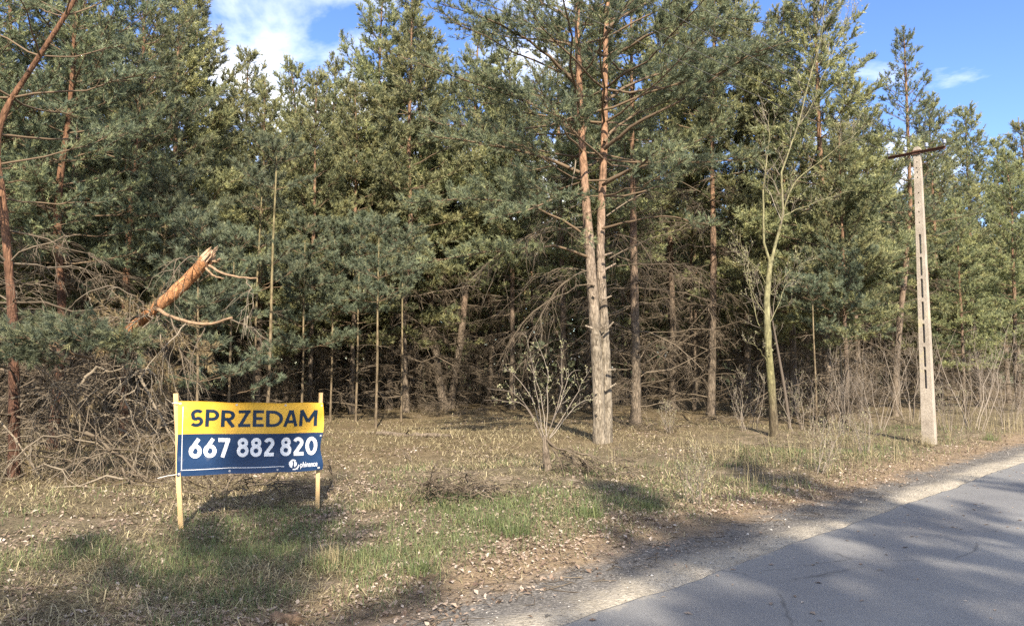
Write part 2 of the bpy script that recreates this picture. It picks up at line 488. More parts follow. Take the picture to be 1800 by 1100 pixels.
us = np.concatenate((np.linspace(-250, -12, 60), np.arange(-12, 40, .12), np.linspace(40, 350, 60)))
g = G()
jit = (vnoise(us, us * 0, .6, 7) - .5) * .07 + (vnoise(us, us * 0, .17, 8) - .5) * .03
cols = []
for w, z in ((jit + .004, np.full_like(us, -.07)), (jit, np.zeros_like(us)), (jit - .03, np.full_like(us, .006)), (np.full_like(us, -1.2), np.full_like(us, .02)), (np.full_like(us, -ROAD_W / 2), np.full_like(us, .035)), (np.full_like(us, -ROAD_W + .03), np.full_like(us, .006)), (np.full_like(us, -ROAD_W), np.full_like(us, -.07))):
    p = us[:, None] * RU + (S0 + w)[:, None] * RN
    cols.append(np.column_stack((p, z)))
Vr = np.stack(cols, 1)
idx = np.arange(Vr.shape[0] * Vr.shape[1]).reshape(Vr.shape[:2])
g.add(Vr.reshape(-1, 3), np.stack((idx[:-1, :-1], idx[:-1, 1:], idx[1:, 1:], idx[1:, :-1]), -1).reshape(-1, 4)[:, ::-1])
tag(g.build('road', asphalt_material()), kind='structure')

# ------------------------------------------------------------------ pine builder
class Pine:
    """collects the wood, dead twigs and needles of one conifer, in its own coordinates (base at 0,0,0)"""
    def __init__(s, seed):
        s.rng = np.random.default_rng(seed)
        s.wood, s.dead, s.trunk = G(), G(), G()
        s.sp, s.sd, s.sl, s.st = [], [], [], []       # shoots: position, direction, length, tone

    def stem(s, pts, r0, r1=.012, K=26, sides=11, g=None, flare=.35, rough=.05):
        ax = resample(pts, K)
        t = np.linspace(0, 1, K)
        rad = r0 * (1 - t) ** .8 + r1
        rad = rad * (1 + flare * np.exp(-t * 26)) * (1 + s.rng.normal(0, rough, K))
        V, F = tubes(ax[None], rad[None], sides)
        V = V.reshape(K, sides, 3)
        V = ax[:, None] + (V - ax[:, None]) * (1 + s.rng.normal(0, rough, (K, sides, 1)))
        (g or s.trunk).add(V, F)
        return ax

    def shoots(s, pos, d, ln, tone):
        s.sp.append(pos); s.sd.append(d); s.sl.append(ln); s.st.append(tone)

    def live(s, ax, r0, bare=.3, dens=1.0, latmax=.85, sh=.15, wood=None, lift=.35):
        rng = s.rng
        ax = np.asarray(ax); K = len(ax)
        L = axis_len(ax)
        tube(wood or s.wood, ax, r0 * (1 - .88 * np.linspace(0, 1, K)) + .002, 5, rng.uniform(.2, .8))
        n = max(4, int(L / .15 * dens))
        t = np.sort(rng.uniform(bare, .99, n))
        pos, tan = sample_axis(ax, t)
        side = nrm(np.cross(tan, UP))
        sg = np.where(np.arange(n) % 2, 1.0, -1.0)[:, None]
        ll = np.clip((.16 + .36 * L * (1 - t)) * rng.uniform(.55, 1.15, n), .12, latmax)
        d = nrm(tan * rng.uniform(.5, 1.0, (n, 1)) + side * sg * rng.uniform(.5, 1.0, (n, 1)) + UP * rng.normal(.12, .28, (n, 1)))
        q = np.linspace(0, 1, 3)[None, :, None]
        P = pos[:, None] + d[:, None] * ll[:, None, None] * q + UP * (.16 * ll)[:, None, None] * q ** 2
        V, F = tubes(P, np.linspace(.008, .003, 3)[None] * np.ones((n, 1)), 3)
        s.wood.add(V, F, np.full(len(V), rng.uniform(.2, .9)))
        m = np.maximum(2, (ll / .085 * dens).astype(int))
        li = np.repeat(np.arange(n), m)
        u = rng.uniform(.22, 1.0, len(li))
        sp = pos[li] + d[li] * (ll[li] * u)[:, None] + UP * (.16 * ll[li] * u * u)[:, None]
        sd = nrm(d[li] * .65 + rng.normal(0, .5, (len(li), 3)) + UP * lift)
        bt = rng.normal(0, .12)
        s.shoots(sp, sd, rng.uniform(.6, 1.25, len(li)) * sh, np.clip(rng.normal(.42 + bt, .2, len(li)), 0, 1))
        k = max(3, int(6 * dens))
        tp, tt = sample_axis(ax, rng.uniform(.8, 1.0, k))
        s.shoots(tp, nrm(tt + rng.normal(0, .4, (k, 3)) + UP * lift), rng.uniform(.8, 1.3, k) * sh, np.clip(rng.normal(.55, .2, k), 0, 1))

    def deadb(s, ax, r0, n=9, ln=.55, droop=.4, g=None, sub=3):
        rng = s.rng; g = g or s.dead
        ax = np.asarray(ax); K = len(ax)
        L = axis_len(ax)
        tone = rng.uniform(.25, .75)
        tube(g, ax, r0 * (1 - .85 * np.linspace(0, 1, K)) + .0025, 4, tone)
        t = rng.uniform(.15, 1, n)
        pos, tan = sample_axis(ax, t)
        side = nrm(np.cross(tan, UP))
        sg = np.where(rng.random(n) < .5, 1.0, -1.0)[:, None]
        l = ln * rng.uniform(.5, 1.3, n) * (1.15 - .5 * t)
        d = nrm(tan * rng.uniform(.3, 1.1, (n, 1)) + side * sg * rng.uniform(.3, 1.0, (n, 1)) + UP * rng.normal(0, .3, (n, 1)))
        s._twigs(g, pos, d, l, .0060, droop, tone)
        if sub:
            li = np.repeat(np.arange(n), sub)
            u = rng.uniform(.25, .95, len(li))
            p2 = pos[li] + d[li] * (l[li] * u)[:, None] - UP * (droop * l[li] * u * u)[:, None]
            d2 = nrm(d[li] + rng.normal(0, .55, (len(li), 3)))
            s._twigs(g, p2, d2, l[li] * rng.uniform(.3, .8, len(li)), .0044, droop * 1.2, tone + .1, 3)

    def _twigs(s, g, pos, d, l, r, droop, tone, K=4):
        q = np.linspace(0, 1, K)[None, :, None]
        P = pos[:, None] + d[:, None] * l[:, None, None] * q - UP * (droop * l)[:, None, None] * q ** 2
        P[:, 1:] += s.rng.normal(0, 1, P[:, 1:].shape) * (.05 * l)[:, None, None]
        V, F = tubes(P, np.linspace(r, r * .4, K)[None] * np.ones((len(pos), 1)), 3)
        g.add(V, F, np.clip(np.repeat(s.rng.normal(tone, .15, len(pos)), K * 3), 0, 1))

    def needles(s, per=18, ln=.075, w=.009):
        rng = s.rng; g = G()
        if not s.sp: return g
        p, d, l, tn = (np.concatenate(a) for a in (s.sp, s.sd, s.sl, s.st))
        n = len(p)
        ref = np.where(np.abs(d[:, 2:3]) < .9, UP, np.array((1.0, 0, 0)))
        a = nrm(np.cross(d, ref)); b = np.cross(d, a)
        li = np.repeat(np.arange(n), per)
        m = len(li)
        t = rng.uniform(0, 1, m)
        ph = rng.uniform(0, 2 * math.pi, m)
        rad = np.cos(ph)[:, None] * a[li] + np.sin(ph)[:, None] * b[li]
        fw = rng.uniform(.45, 1.15, m)[:, None] + .5 * t[:, None]
        nd = nrm(d[li] * fw + rad * .8)
        base = p[li] + d[li] * (l[li] * t)[:, None]
        L = ln * rng.uniform(.7, 1.2, m)
        sd = nrm(np.cross(nd, rng.normal(0, 1, (m, 3)))) * (w * .5)
        V = np.stack((base - sd, base + sd, base + nd * L[:, None]), 1)
        tt = np.clip(tn[li] + rng.normal(0, .1, m), 0, 1)
        g.add(V.reshape(-1, 3), np.arange(m * 3).reshape(-1, 3), np.repeat(tt, 3))
        return g

def stroke(base, az, el, L, curve, K=7, rng=None, wob=.02):
    t = np.linspace(0, 1, K)[:, None]
    d = np.array((math.cos(az) * math.cos(el), math.sin(az) * math.cos(el), math.sin(el)))
    p = base + d * L * t + UP * curve * L * t ** 2
    if rng is not None:
        w = rng.normal(0, wob * L, (K, 3)); w[0] = 0
        p = p + w
    return p

def whorls(T, ax, H, cb, spread, dead0, dens=1.0, sh=.15, nb=(4, 6), gap=(.42, .62), latmax=.8, dead_n=(2, 5), top_el=58, deadtw=8, dead_len=.75, arc=(0, 2 * math.pi), deaddroop=.35, bare=.28):
    """live and dead whorls along trunk axis ax"""
    rng = T.rng
    z = dead0
    zs = ax[:, 2]
    while z < H - .25:
        t = np.interp(z, zs, np.linspace(0, 1, len(zs)))
        p = sample_axis(ax, np.array([t]))[0][0]
        az0 = rng.uniform(0, 6.28)
        if z >= cb:
            rel = (z - cb) / (H - cb)
            k = rng.integers(nb[0], nb[1] + 1)
            Lb = spread * ((1 - rel) ** .85 * (.55 + .45 * min(1, rel / .15)) + .10)
            for i in range(k):
                az = az0 + i * 6.283 / k + rng.normal(0, .2)
                el = R(-4 + top_el * rel ** 1.1 + rng.normal(0, 7))
                L = Lb * rng.uniform(.65, 1.15)
                T.live(stroke(p, az, el, L, rng.uniform(.05, .30), 7, rng, .012), .005 + .0060 * L, bare if rel < .6 else .12, dens, latmax, sh)
        else:
            k = rng.integers(dead_n[0], dead_n[1] + 1)
            for i in range(k):
                az = az0 + i * 6.283 / k + rng.normal(0, .35)
                L = spread * dead_len * rng.uniform(.35, 1.1)
                T.deadb(stroke(p, az, R(rng.normal(4, 12)), L, rng.uniform(-.30, .08), 6, rng, .025), .005 + .007 * L, deadtw, .5, deaddroop)
        z += rng.uniform(*gap)
    if cb < H:
        tip = ax[-1]
        k = 9
        T.shoots(np.tile(tip, (k, 1)) - UP * rng.uniform(0, .5, (k, 1)), nrm(rng.normal(0, .35, (k, 3)) + UP), rng.uniform(.12, .25, k), rng.uniform(.4, .9, k))

def finish(T, name, label, loc, group=None, bark='bark', needle='needle', per=18, ln=.075, w=.009, cat='pine tree', rz=0):
    root = thing(name, label, cat, loc, group, rz)
    if T.trunk.n: T.trunk.build('trunk', M[bark], root)
    if T.wood.n: tag(T.wood.build('limbwork', M['twig'], root), kind='stuff')
    if T.dead.n: tag(T.dead.build('dead_limbwork', M['dead'], root), kind='stuff')
    ng = T.needles(per, ln, w)
    if ng.n: tag(ng.build('crown', M[needle], root, smooth=False), kind='stuff')
    return root

def simple_pine(seed, H, r0, cb, spread, dead0=1.0, dens=1.0, lean=(0, 0), per=18, sh=.16, **kw):
    T = Pine(seed)
    rng = T.rng
    pts = [np.array((lean[0] * t + rng.normal(0, .05) * (t > 0), lean[1] * t + rng.normal(0, .05) * (t > 0), H * t - (.15 if t == 0 else 0))) for t in np.linspace(0, 1, 6)]
    ax = T.stem(pts, r0)
    whorls(T, ax, H, cb, spread, dead0, dens, sh, **kw)
    return T

def gz(p):
    return (float(p[0]), float(p[1]), float(ground_h(p[0], p[1])))
BEHIND = [(-11, -13, 'back', 0, 1.4), (-5.5, -19, 'back', 3, 1.6), (7.2, -11.5, 'back', 3, 1.35), (10.5, -15, 'back', 0, 1.45), (5.2, -16.5, 'back', 3, 1.5),
          (15, -12, 'back', 2, 1.4), (-15, -16, 'back', 2, 1.5), (20, -15, 'back', 3, 1.5), (-2.5, -22, 'back', 3, 1.68), (6, -21, 'back', 0, 1.6),
          (1.2, -18.5, 'back', 3, 1.6), (-9, -22, 'back', 0, 1.65), (12.8, -20, 'back', 3, 1.6)]

# ------------------------------------------------------------------ the twin-stemmed pine in the middle
def twin_pine():
    base = gp(1057, 784); Y0 = base[1]
    T = Pine(11); rng = T.rng
    root = thing('twin_pine', 'large twin-stemmed pine with grey lower bark and orange upper stems, mid-clearing', 'pine tree', gz(base))
    org = np.array(root.location)
    def PL(pts):
        return np.array([at(p[0], p[1], Y0 + (p[2] if len(p) > 2 else 0)) - org for p in pts])
    sL = PL([(1055, 792), (1052, 690), (1046, 580), (1037, 450), (1030, 350), (1023, 250), (1017, 120), (1014, 0), (1012, -260), (1018, -440, .3)])
    sR = PL([(1066, 790, .1), (1066, 690, .1), (1062, 580, .12), (1056, 470, .14), (1057, 380, .16), (1062, 250, .18), (1064, 110, .2), (1068, 0, .2), (1082, -220, .3), (1092, -360, .4)])
    axes = []
    for pts, r in ((sL, .118), (sR, .104)):
        gt = G()
        ax = T.stem(pts, r, .02, 44, 16, gt, .22, .035)
        gt.build('trunk', M['bark_twin'], root)
        axes.append(ax)
    def knot(px, py, dx, dz, L=.10, r=.021, dy=-.16):
        k = G()
        p = at(px, py, Y0 + dy) - org
        q = p + np.array((dx, -.05, dz)) * L
        tube(k, [p - np.array((dx, -.05, dz)) * .08, (p + q) / 2, q], [r * 1.25, r, r * .85], 7)
        st = k.build('branch_stub', M['bark_twin'], root)
        k = G()
        tube(k, [q - (q - p) * .02, q + (q - p) * .03], [r * .8, r * .78], 7, cap=True)
        k.build('cut_end', M['pale_cut'], st)
    for a in ((1049, 690, .15, .1, .09), (1049, 727, -.1, .3, .08), (1070, 682, 1, .6, .15, .026, -.1), (1036, 575, -.8, .3, .1), (1060, 575, .6, .3, .1), (1074, 650, .9, .1, .1), (1064, 525, .9, .4, .14), (1043, 520, -.3, .2, .08), (1070, 470, .9, .5, .16), (1068, 447, .9, .3, .12), (1070, 575, .8, .9, .12), (1040, 500, -.9, .1, .1)):
        knot(*a)
    # limbs the photograph shows, each its own part; foliage grows along them
    limbs = [
        ([(1018, 303), (960, 278, -.2), (905, 264, -.5), (830, 250, -.9), (740, 235, -1.2)], .045, .42, 1.1),
        ([(1020, 243), (985, 212, .3), (945, 188, .6), (890, 165, 1.0), (800, 135, 1.4), (690, 95, 1.8)], .05, .42, 1.2),
        ([(1016, 152), (985, 120, -.3), (940, 78, -.7), (870, 40, -1.1), (770, 5, -1.4)], .045, .4, 1.2),
        ([(1016, 235), (990, 236, .8), (900, 238, 1.5), (800, 255, 2.2)], .03, .45, 1.0),
        ([(1034, 452), (1005, 440, -.4), (965, 432, -.7), (900, 440, -1.1), (830, 448, -1.4), (735, 462, -1.7)], .035, .42, 1.2),
        ([(1030, 415), (985, 385, -.3), (930, 360, -.6), (860, 352, -.9), (780, 352, -1.2), (700, 362, -1.4)], .03, .3, 1.3),
        ([(1026, 330), (1000, 340, -.7), (975, 350, -1.4), (920, 372, -2.0), (860, 385, -2.4)], .03, .35, 1.1),
        ([(1030, 380), (1033, 375, -.6), (1030, 385, -1.0), (1034, 430, -1.3)], .015, .3, .6),
        ([(1062, 262), (1095, 235, -.4), (1140, 205, -.8), (1200, 178, -1.2), (1285, 118, -1.6), (1360, 90, -1.8)], .045, .5, 1.2),
        ([(1060, 325), (1090, 310, -.5), (1125, 290, -1.0), (1165, 262, -1.6), (1200, 285, -2.0)], .04, .4, 1.1),
        ([(1058, 402), (1110, 388, -.3), (1160, 380, -.5), (1210, 388, -.8), (1265, 398, -1.0)], .028, .68, .7),
        ([(1062, 250), (1080, 225, .6), (1130, 195, 1.3), (1210, 170, 2.0), (1290, 190, 2.6)], .035, .4, 1.2),
        ([(1064, 110), (1110, 80, -.5), (1170, 50, -1.0), (1260, 30, -1.4), (1350, 40, -1.7)], .04, .35, 1.3),
        ([(1066, 50), (1120, 15, .5), (1200, -20, 1.0), (1300, -20, 1.5)], .04, .3, 1.3),
        ([(1014, 40), (960, 10, .5), (900, -30, 1.0), (800, -70, 1.5)], .04, .3, 1.3),
        ([(1062, 180), (1110, 150, 1.0), (1180, 120, 1.8), (1280, 100, 2.6), (1380, 130, 3.0)], .04, .35, 1.3),
        ([(1024, 240), (1035, 205, .1), (1047, 190, .2), (1056, 178, .3)], .03, .9, .4),
        ([(1020, 290), (1040, 290, .9), (1060, 270, 1.8), (1040, 240, 2.6)], .03, .4, 1.1),
    ]
    for pts, r, bare, dens in limbs:
        gl = G()
        T.live(resample(PL(pts), 12, .012, rng), r, bare, dens * 1.25, 1.15, .15, gl, .3)
        gl.build('limb', M['twig'], root)
    # thin dead limbs lower down
    for pts, r in (([(1036, 500), (985, 520, -.3), (930, 555, -.6), (890, 610, -.8)], .014), ([(1038, 478), (990, 470, .4), (930, 500, .8), (870, 560, 1.0)], .012),
                   ([(1034, 440), (980, 400, -.8), (920, 420, -1.2), (850, 470, -1.4)], .014), ([(1032, 400), (970, 405, .6), (900, 430, 1.1), (820, 500, 1.4)], .014),
                   ([(1068, 470), (1130, 463, -.4), (1190, 465, -.8), (1250, 480, -1.0)], .014), ([(1068, 440), (1120, 470, .4), (1160, 510, .7), (1185, 580, .9)], .012),
                   ([(1066, 380), (1120, 345, .5), (1180, 330, 1.0), (1230, 360, 1.3)], .014), ([(1030, 355), (985, 375, .4), (935, 420, .8)], .012),
                   ([(1064, 420), (1090, 412, -.7), (1130, 430, -1.2), (1150, 470, -1.5)], .012), ([(1022, 310), (970, 320, .6), (910, 330, 1.2)], .014),
                   ([(1070, 455), (1140, 420, .5), (1200, 400, .8), (1245, 330, 1.1)], .014), ([(1036, 475), (1000, 490, -.6), (960, 540, -.9), (935, 590, -1.0)], .011)):
        T.deadb(resample(PL(pts), 9, .02, rng), r, 16, .62, .55, None, 4)
    for (px, py) in ((1012, 282), (1012, 345)):
        pass
    gh = G()
    tube(gh, resample(PL([(1012, 282, -.25), (1010, 300, -.3), (1004, 330, -.32), (1003, 358, -.3)]), 7), [.016, .014, .013, .012, .01, .008, .006], 5, .9)
    gh.build('hanging_limb', M['dead'], root)
    for ax, H, z0, sp in ((axes[0], axes[0][-1][2], 5.6, 4.3), (axes[1], axes[1][-1][2], 5.3, 4.3)):
        whorls(T, ax, H, z0, sp, z0, 1.0, .18, (3, 4), (.6, .85), 1.1, bare=.42)
    if T.wood.n: tag(T.wood.build('twigwork', M['twig'], root), kind='stuff')
    tag(T.dead.build('dead_limbwork', M['dead'], root), kind='stuff')
    tag(T.needles(20, .088, .0135).build('crown', M['needle'], root, smooth=False), kind='stuff')
twin_pine()

# ------------------------------------------------------------------ repeated pines
def variants(fn, n):
    return [fn(i) for i in range(n)]

def hide_proto(p): pass

PROTO = {}
def proto(kind, i):
    key = (kind, i)
    if key in PROTO: return PROTO[key]
    if kind == 'edge':       # wood's edge: foliage nearly to the ground
        T = simple_pine(100 + i, 12.6, .095, (2.7, 3.3, 2.2)[i], 2.9, .6, 1.3, sh=.19, deadtw=14, dead_n=(3, 5), dead_len=.85, deaddroop=.5, gap=(.45, .68))
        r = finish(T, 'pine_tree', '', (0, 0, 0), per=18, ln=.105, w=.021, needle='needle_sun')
    elif kind == 'near':
        T = simple_pine(150 + i, 11.5, .08, (3.1, 3.5)[i], 2.7, .5, 1.2, sh=.15, deadtw=16, dead_n=(3, 5), dead_len=.8, deaddroop=.5, gap=(.42, .6))
        r = finish(T, 'pine_tree', '', (0, 0, 0), per=24, ln=.082, w=.0125, bark='bark_red')
    else:                    # inside: bare below, crown on top
        T = simple_pine(200 + i, 13.4, .095, (4.6, 4.2, 5.2, 7.2)[i], 2.7, .5, 1.3, sh=.21, deadtw=12, dead_n=(3, 5), dead_len=.9, deaddroop=.5, gap=(.5, .72))
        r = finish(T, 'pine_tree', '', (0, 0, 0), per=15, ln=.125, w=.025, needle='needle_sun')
    PROTO[key] = r
    PROTO[(key, 'free')] = True
    return r

prng = np.random.default_rng(5)
PLACED = []
def place(kind, i, x, y, sc, label, group=None, nar=1.0):
    r = proto(kind, i)
    loc = gz((x, y))
    rz = prng.uniform(0, 6.28)
    s3 = (nar * sc * prng.uniform(.92, 1.08), nar * sc * prng.uniform(.92, 1.08), sc)
    if PROTO.get(((kind, i), 'free')):
        PROTO[((kind, i), 'free')] = False
        r.location = loc; r.rotation_euler = (0, 0, rz); r.scale = s3
        tag(r, label, 'pine tree', group)
        if group is None and 'group' in r: del r['group']
    else:
        r = copy_tree(r, loc, rz, s3, label)
        if group: r['group'] = group
        elif 'group' in r: del r['group']
    PLACED.append((x, y))
    return r

def px_at(px, d):
    return (px - 900) / F_PX * d * 1.0

# ------------------------------------------------------------------ other pines of the front row, traced stems
def traced_pine(seed, stems, depth, base_px, label, cb, spread, dead0, dens=1.0, per=18, bark='bark', needle='needle', extra=None, name='pine_tree', ln=.098, w=.019, sh=.17, limbs=(), deads=(), **kw):
    base = np.array((at(base_px[0], base_px[1], depth)[0], depth, 0.0))
    loc = np.array(gz(base))
    T = Pine(seed)
    root = thing(name, label, 'pine tree', tuple(loc))
    for pts, r in stems:
        P = np.array([at(p[0], p[1], depth + (p[2] if len(p) > 2 else 0)) - loc for p in pts])
        P[0, 2] = -.15
        gt = G()
        ax = T.stem(P, r, .012, 34, 12, gt, .3, .04)
        gt.build('trunk', M[bark], root)
        whorls(T, ax, ax[-1][2], cb, spread, dead0, dens, sh, **kw)
    for pts, r in deads:
        P = np.array([at(p[0], p[1], depth + (p[2] if len(p) > 2 else 0)) - loc for p in pts])
        gl = G()
        T.deadb(resample(P, 9, .015, T.rng), r, 5, .4, .3, gl, 2)
        gl.build('dead_limb', M['dead'], root)
    for pts, r, bare in limbs:
        P = np.array([at(p[0], p[1], depth + (p[2] if len(p) > 2 else 0)) - loc for p in pts])
        gl = G()
        T.live(resample(P, 9, .015, T.rng), r, bare, dens * 1.2, .9, sh, gl)
        gl.build('limb', M['twig'], root)
    tag(T.wood.build('limbwork', M['twig'], root), kind='stuff')
    if T.dead.n: tag(T.dead.build('dead_limbwork', M['dead'], root), kind='stuff')
    tag(T.needles(per, ln, w).build('crown', M[needle], root, smooth=False), kind='stuff')
    return root

def depth_of(px, py):
    return float(gp(px, py)[1])


def shared_pine(stems, depth, base_px, label, kind, vi, sc, deads=(), rz=0.0, r_seed=1):
    """a traced stem of its own; its boughs share the mesh data of a repeated pine"""
    loc = np.array(gz((at(base_px[0], base_px[1], depth)[0], depth)))
    T = Pine(r_seed)
    root = thing('pine_tree', label, 'pine tree', tuple(loc))
    pts, r = stems
    P = np.array([at(p[0], p[1], depth) - loc for p in pts]); P[0, 2] = -.15
    gt = G(); ax = T.stem(P, r, .012, 34, 12, gt, .3, .04); gt.build('trunk', M['bark'], root)
    H = ax[-1][2]
    tilt = math.atan2(ax[24][0], ax[24][2])
    pr = proto(kind, vi)
    for ch in pr.children:
        if ch.name.startswith('trunk'): continue
        c = ch.copy(); COL.objects.link(c); c.parent = root
        c.rotation_mode = 'ZYX'; c.rotation_euler = (0, tilt, rz); c.scale = (sc, sc, H / PROTO_H[kind])
    for pts, r in deads:
        Q = np.array([at(p[0], p[1], depth + (p[2] if len(p) > 2 else 0)) - loc for p in pts])
        gl = G(); T.deadb(resample(Q, 9, .015, T.rng), r, 5, .4, .3, gl, 2); gl.build('dead_limb', M['dead'], root)
    PLACED.append((loc[0], loc[1]))
    return root
PROTO_H = {'edge': 12.6, 'near': 11.5, 'back': 13.4}

dB = depth_of(1117, 752)
shared_pine(([(1117, 752), (1118, 640), (1115, 500), (1113, 380), (1112, 300), (1110, 100), (1108, -120)], .135), dB, (1117, 752),
            'straight pine with pale sawn limb stubs, just right of the twin-stemmed pine', 'back', 3, 1.0,
            [([(1114, 648), (1100, 635, -.3), (1083, 612, -.5), (1066, 592, -.6)], .028), ([(1120, 648), (1150, 628, -.4), (1185, 606, -.8), (1215, 575, -1.1), (1250, 530, -1.4)], .028),
             ([(1120, 655), (1145, 652, .3), (1162, 655, .5)], .02), ([(1113, 688), (1098, 684, -.3), (1086, 680, -.4)], .02), ([(1113, 648), (1090, 650, .3), (1070, 645, .5)], .016), ([(1119, 640), (1150, 600, .6), (1200, 590, 1.0)], .014)], .4, 21)
dC = depth_of(1250, 738)
shared_pine(([(1250, 738), (1252, 600), (1254, 480), (1253, 360), (1252, 250), (1255, 60), (1258, -60)], .125), dC, (1250, 738),
            'straight brown pine standing between the stubbed pine and the forked green-barked tree', 'back', 3, 1.05, (), 2.2, 22)
shared_pine(([(1221, 712), (1216, 600), (1214, 480), (1222, 330), (1226, 180), (1228, 60)], .06), 27.0, (1221, 712),
            'thin pine pole half hidden left of the straight brown pine', 'back', 3, .6, (), 4.0, 23)
dF = 29.0
shared_pine(([(782, 716), (768, 640), (757, 540), (748, 440), (742, 330), (738, 200), (735, 90), (734, 30)], .155), dF, (782, 716),
            'pine leaning left, left half of the V-shaped pair beyond the clearing', 'back', 2, 1.1,
            [([(764, 662), (720, 650, -.4), (680, 636, -.8), (640, 640, -1.2)], .03), ([(764, 630), (730, 622, .3), (690, 610, .5), (668, 606, .7)], .025), ([(766, 672), (730, 665, -.6), (690, 655, -1.0), (650, 648, -1.3)], .03)], 1.0, 24)
shared_pine(([(790, 718), (800, 660), (812, 580), (820, 480), (826, 380), (832, 260), (838, 120), (842, 40)], .15), dF + .4, (790, 718),
            'pine leaning right, right half of the V-shaped pair beyond the clearing', 'back', 0, 1.05, (), 3.0, 25)
shared_pine(([(333, 712), (332, 560), (331, 420), (333, 300), (335, 190), (344, 90), (350, -15)], .12), 22.0, (333, 712),
            'tall sunlit pine with pointed top left of the gap of blue sky', 'back', 1, 1.0, (), 5.0, 27)
traced_pine(26, [([(1572, 715), (1576, 640), (1584, 540), (1596, 430), (1600, 360), (1596, 240), (1592, 130), (1588, 48)], .105)], 25.0, (1572, 715),
            'pine with a slender open top rising behind the concrete pole', 4.6, 2.3, 1.2, dens=.8, dead_n=(2, 4), deadtw=14)
# curved red-barked pine at the left edge
traced_pine(28, [([(30, 740), (24, 600), (16, 480), (4, 350), (-6, 260), (12, 190), (62, 110), (130, 2), (180, -100, .3), (215, -220, .6)], .058)], 10.8, (30, 740),
            'red-barked pine at the left edge whose stem bends over to the right', 3.9, 2.6, .9, dens=1.15, per=24, bark='bark_red', nb=(3, 4), gap=(.45, .65), bare=.5, ln=.08, w=.0115, deadtw=12, dead_n=(3, 5), deaddroop=.45, sh=.15)

for px, d, k, i, sc, lb in (
    (100, 14.2, 'near', 0, 1.0, 'dense dark pine behind the fallen trunk, second pine from the left edge'),
    (225, 16.8, 'near', 1, 1.0, 'dark bushy pine rising directly above the broken orange trunk'),
    (-90, 13.0, 'near', 1, .98, 'shaded pine whose needles hang in at the very left edge'),
    (-20, 15.5, 'near', 0, 1.05, 'shaded pine right behind the bent red-barked pine at the left edge'),
    (300, 20.5, 'edge', 0, .98, 'bushy pine left of the tall pointed sunlit pine'),
    (420, 25.5, 'edge', 1, 1.0, 'sunlit pine with its tip below the left edge of the white cloud'),
    (505, 27.5, 'edge', 2, 1.05, 'sunlit pine rising behind the tall thin saplings'),
    (580, 29.5, 'edge', 0, 1.12, 'sunlit pine in front of the white cloud'),
    (660, 29.0, 'edge', 1, 1.32, 'tall sunlit pine right of the white cloud'),
    (715, 27.0, 'back', 1, 1.2, 'sunlit pine just left of the V-shaped pair'),
    (900, 29.0, 'back', 0, 1.05, 'pine standing in the dark behind the catkin shrub'),
    (455, 23.5, 'edge', 2, .86, 'bushy sunlit pine behind the tall pair of thin saplings'),
    (545, 25.0, 'edge', 1, .92, 'full sunlit pine above the leftmost bare-stemmed sapling'),
    (620, 26.5, 'edge', 0, .95, 'full sunlit pine above the middle bare-stemmed sapling'),
    (685, 28.5, 'edge', 2, 1.02, 'full sunlit pine above the rightmost bare-stemmed sapling'),
    (860, 31.5, 'back', 1, 1.08, 'pine right behind the right-leaning half of the V-shaped pair'),
    (1060, 25.0, 'back', 0, 1.02, 'pine hidden behind the stems of the twin-stemmed pine'),
    (985, 26.5, 'back', 3, 1.05, 'pine directly behind and left of the twin-stemmed pine'),
    (1180, 27.0, 'back', 2, 1.08, 'pine behind the sawn stubs, between two straight trunks'),
    (1310, 25.5, 'back', 1, 1.10, 'pine between the straight brown pine and the forked green tree'),
    (1485, 20.5, 'edge', 1, .66, 'smaller dark pine with boughs hanging low left of the concrete pole'),
    (1785, 28.5, 'edge', 2, .80, 'smaller pine with low boughs reaching in at the right edge'),
    (1690, 27.0, 'edge', 0, .62, 'low bushy pine between the concrete pole and the right edge'),
    (1390, 24.0, 'edge', 2, 1.08, 'dark tall pine behind the forked green-barked tree'),
    (1455, 22.0, 'edge', 0, 1.12, 'dark pine with low blue-green boughs right of the forked tree'),
    (1505, 26.5, 'edge', 1, .95, 'pine left of the slender-topped pine behind the pole'),
    (1650, 29.0, 'edge', 2, .98, 'sunlit pine just right of the concrete pole'),
    (1712, 32.0, 'edge', 0, 1.03, 'sunlit round-topped pine second right of the concrete pole'),
    (1768, 34.0, 'edge', 1, .96, 'pine third right of the concrete pole, near the right edge'),
    (1815, 36.0, 'edge', 2, 1.10, 'pine cut by the right edge of the view'),
):
    place(k, i, px_at(px, d), d, sc, lb)

# pines deeper in, nothing tells them apart
cand = 0
deep = 0
while cand < 6000 and deep < 165:
    cand += 1
    y = prng.uniform(28, 60)
    x = prng.uniform(-.80 * y - 3, .84 * y + 5)
    if road_s(x, y) < 8.5: continue
    if any((x - a) ** 2 + (y - b) ** 2 < 1.75 ** 2 for a, b in PLACED): continue
    q = prng.random()
    place('back' if q < .75 else 'edge', int(prng.integers(0, 4 if q < .75 else 3)), x, y, prng.uniform(.86, 1.02),
          'pine standing deep in the dark wood behind the front row of trees', 'pines deep in the wood')
    deep += 1
for k in range(400):        # left flank, nearer
    y = prng.uniform(17, 29); x = prng.uniform(-.95 * y, -.42 * y)
    if any((x - a) ** 2 + (y - b) ** 2 < 2.1 ** 2 for a, b in PLACED): continue
    place('edge', int(prng.integers(0, 3)), x, y, prng.uniform(.9, 1.0), 'pine in the dense stand behind the dark pines at the left', 'pines of the left stand')
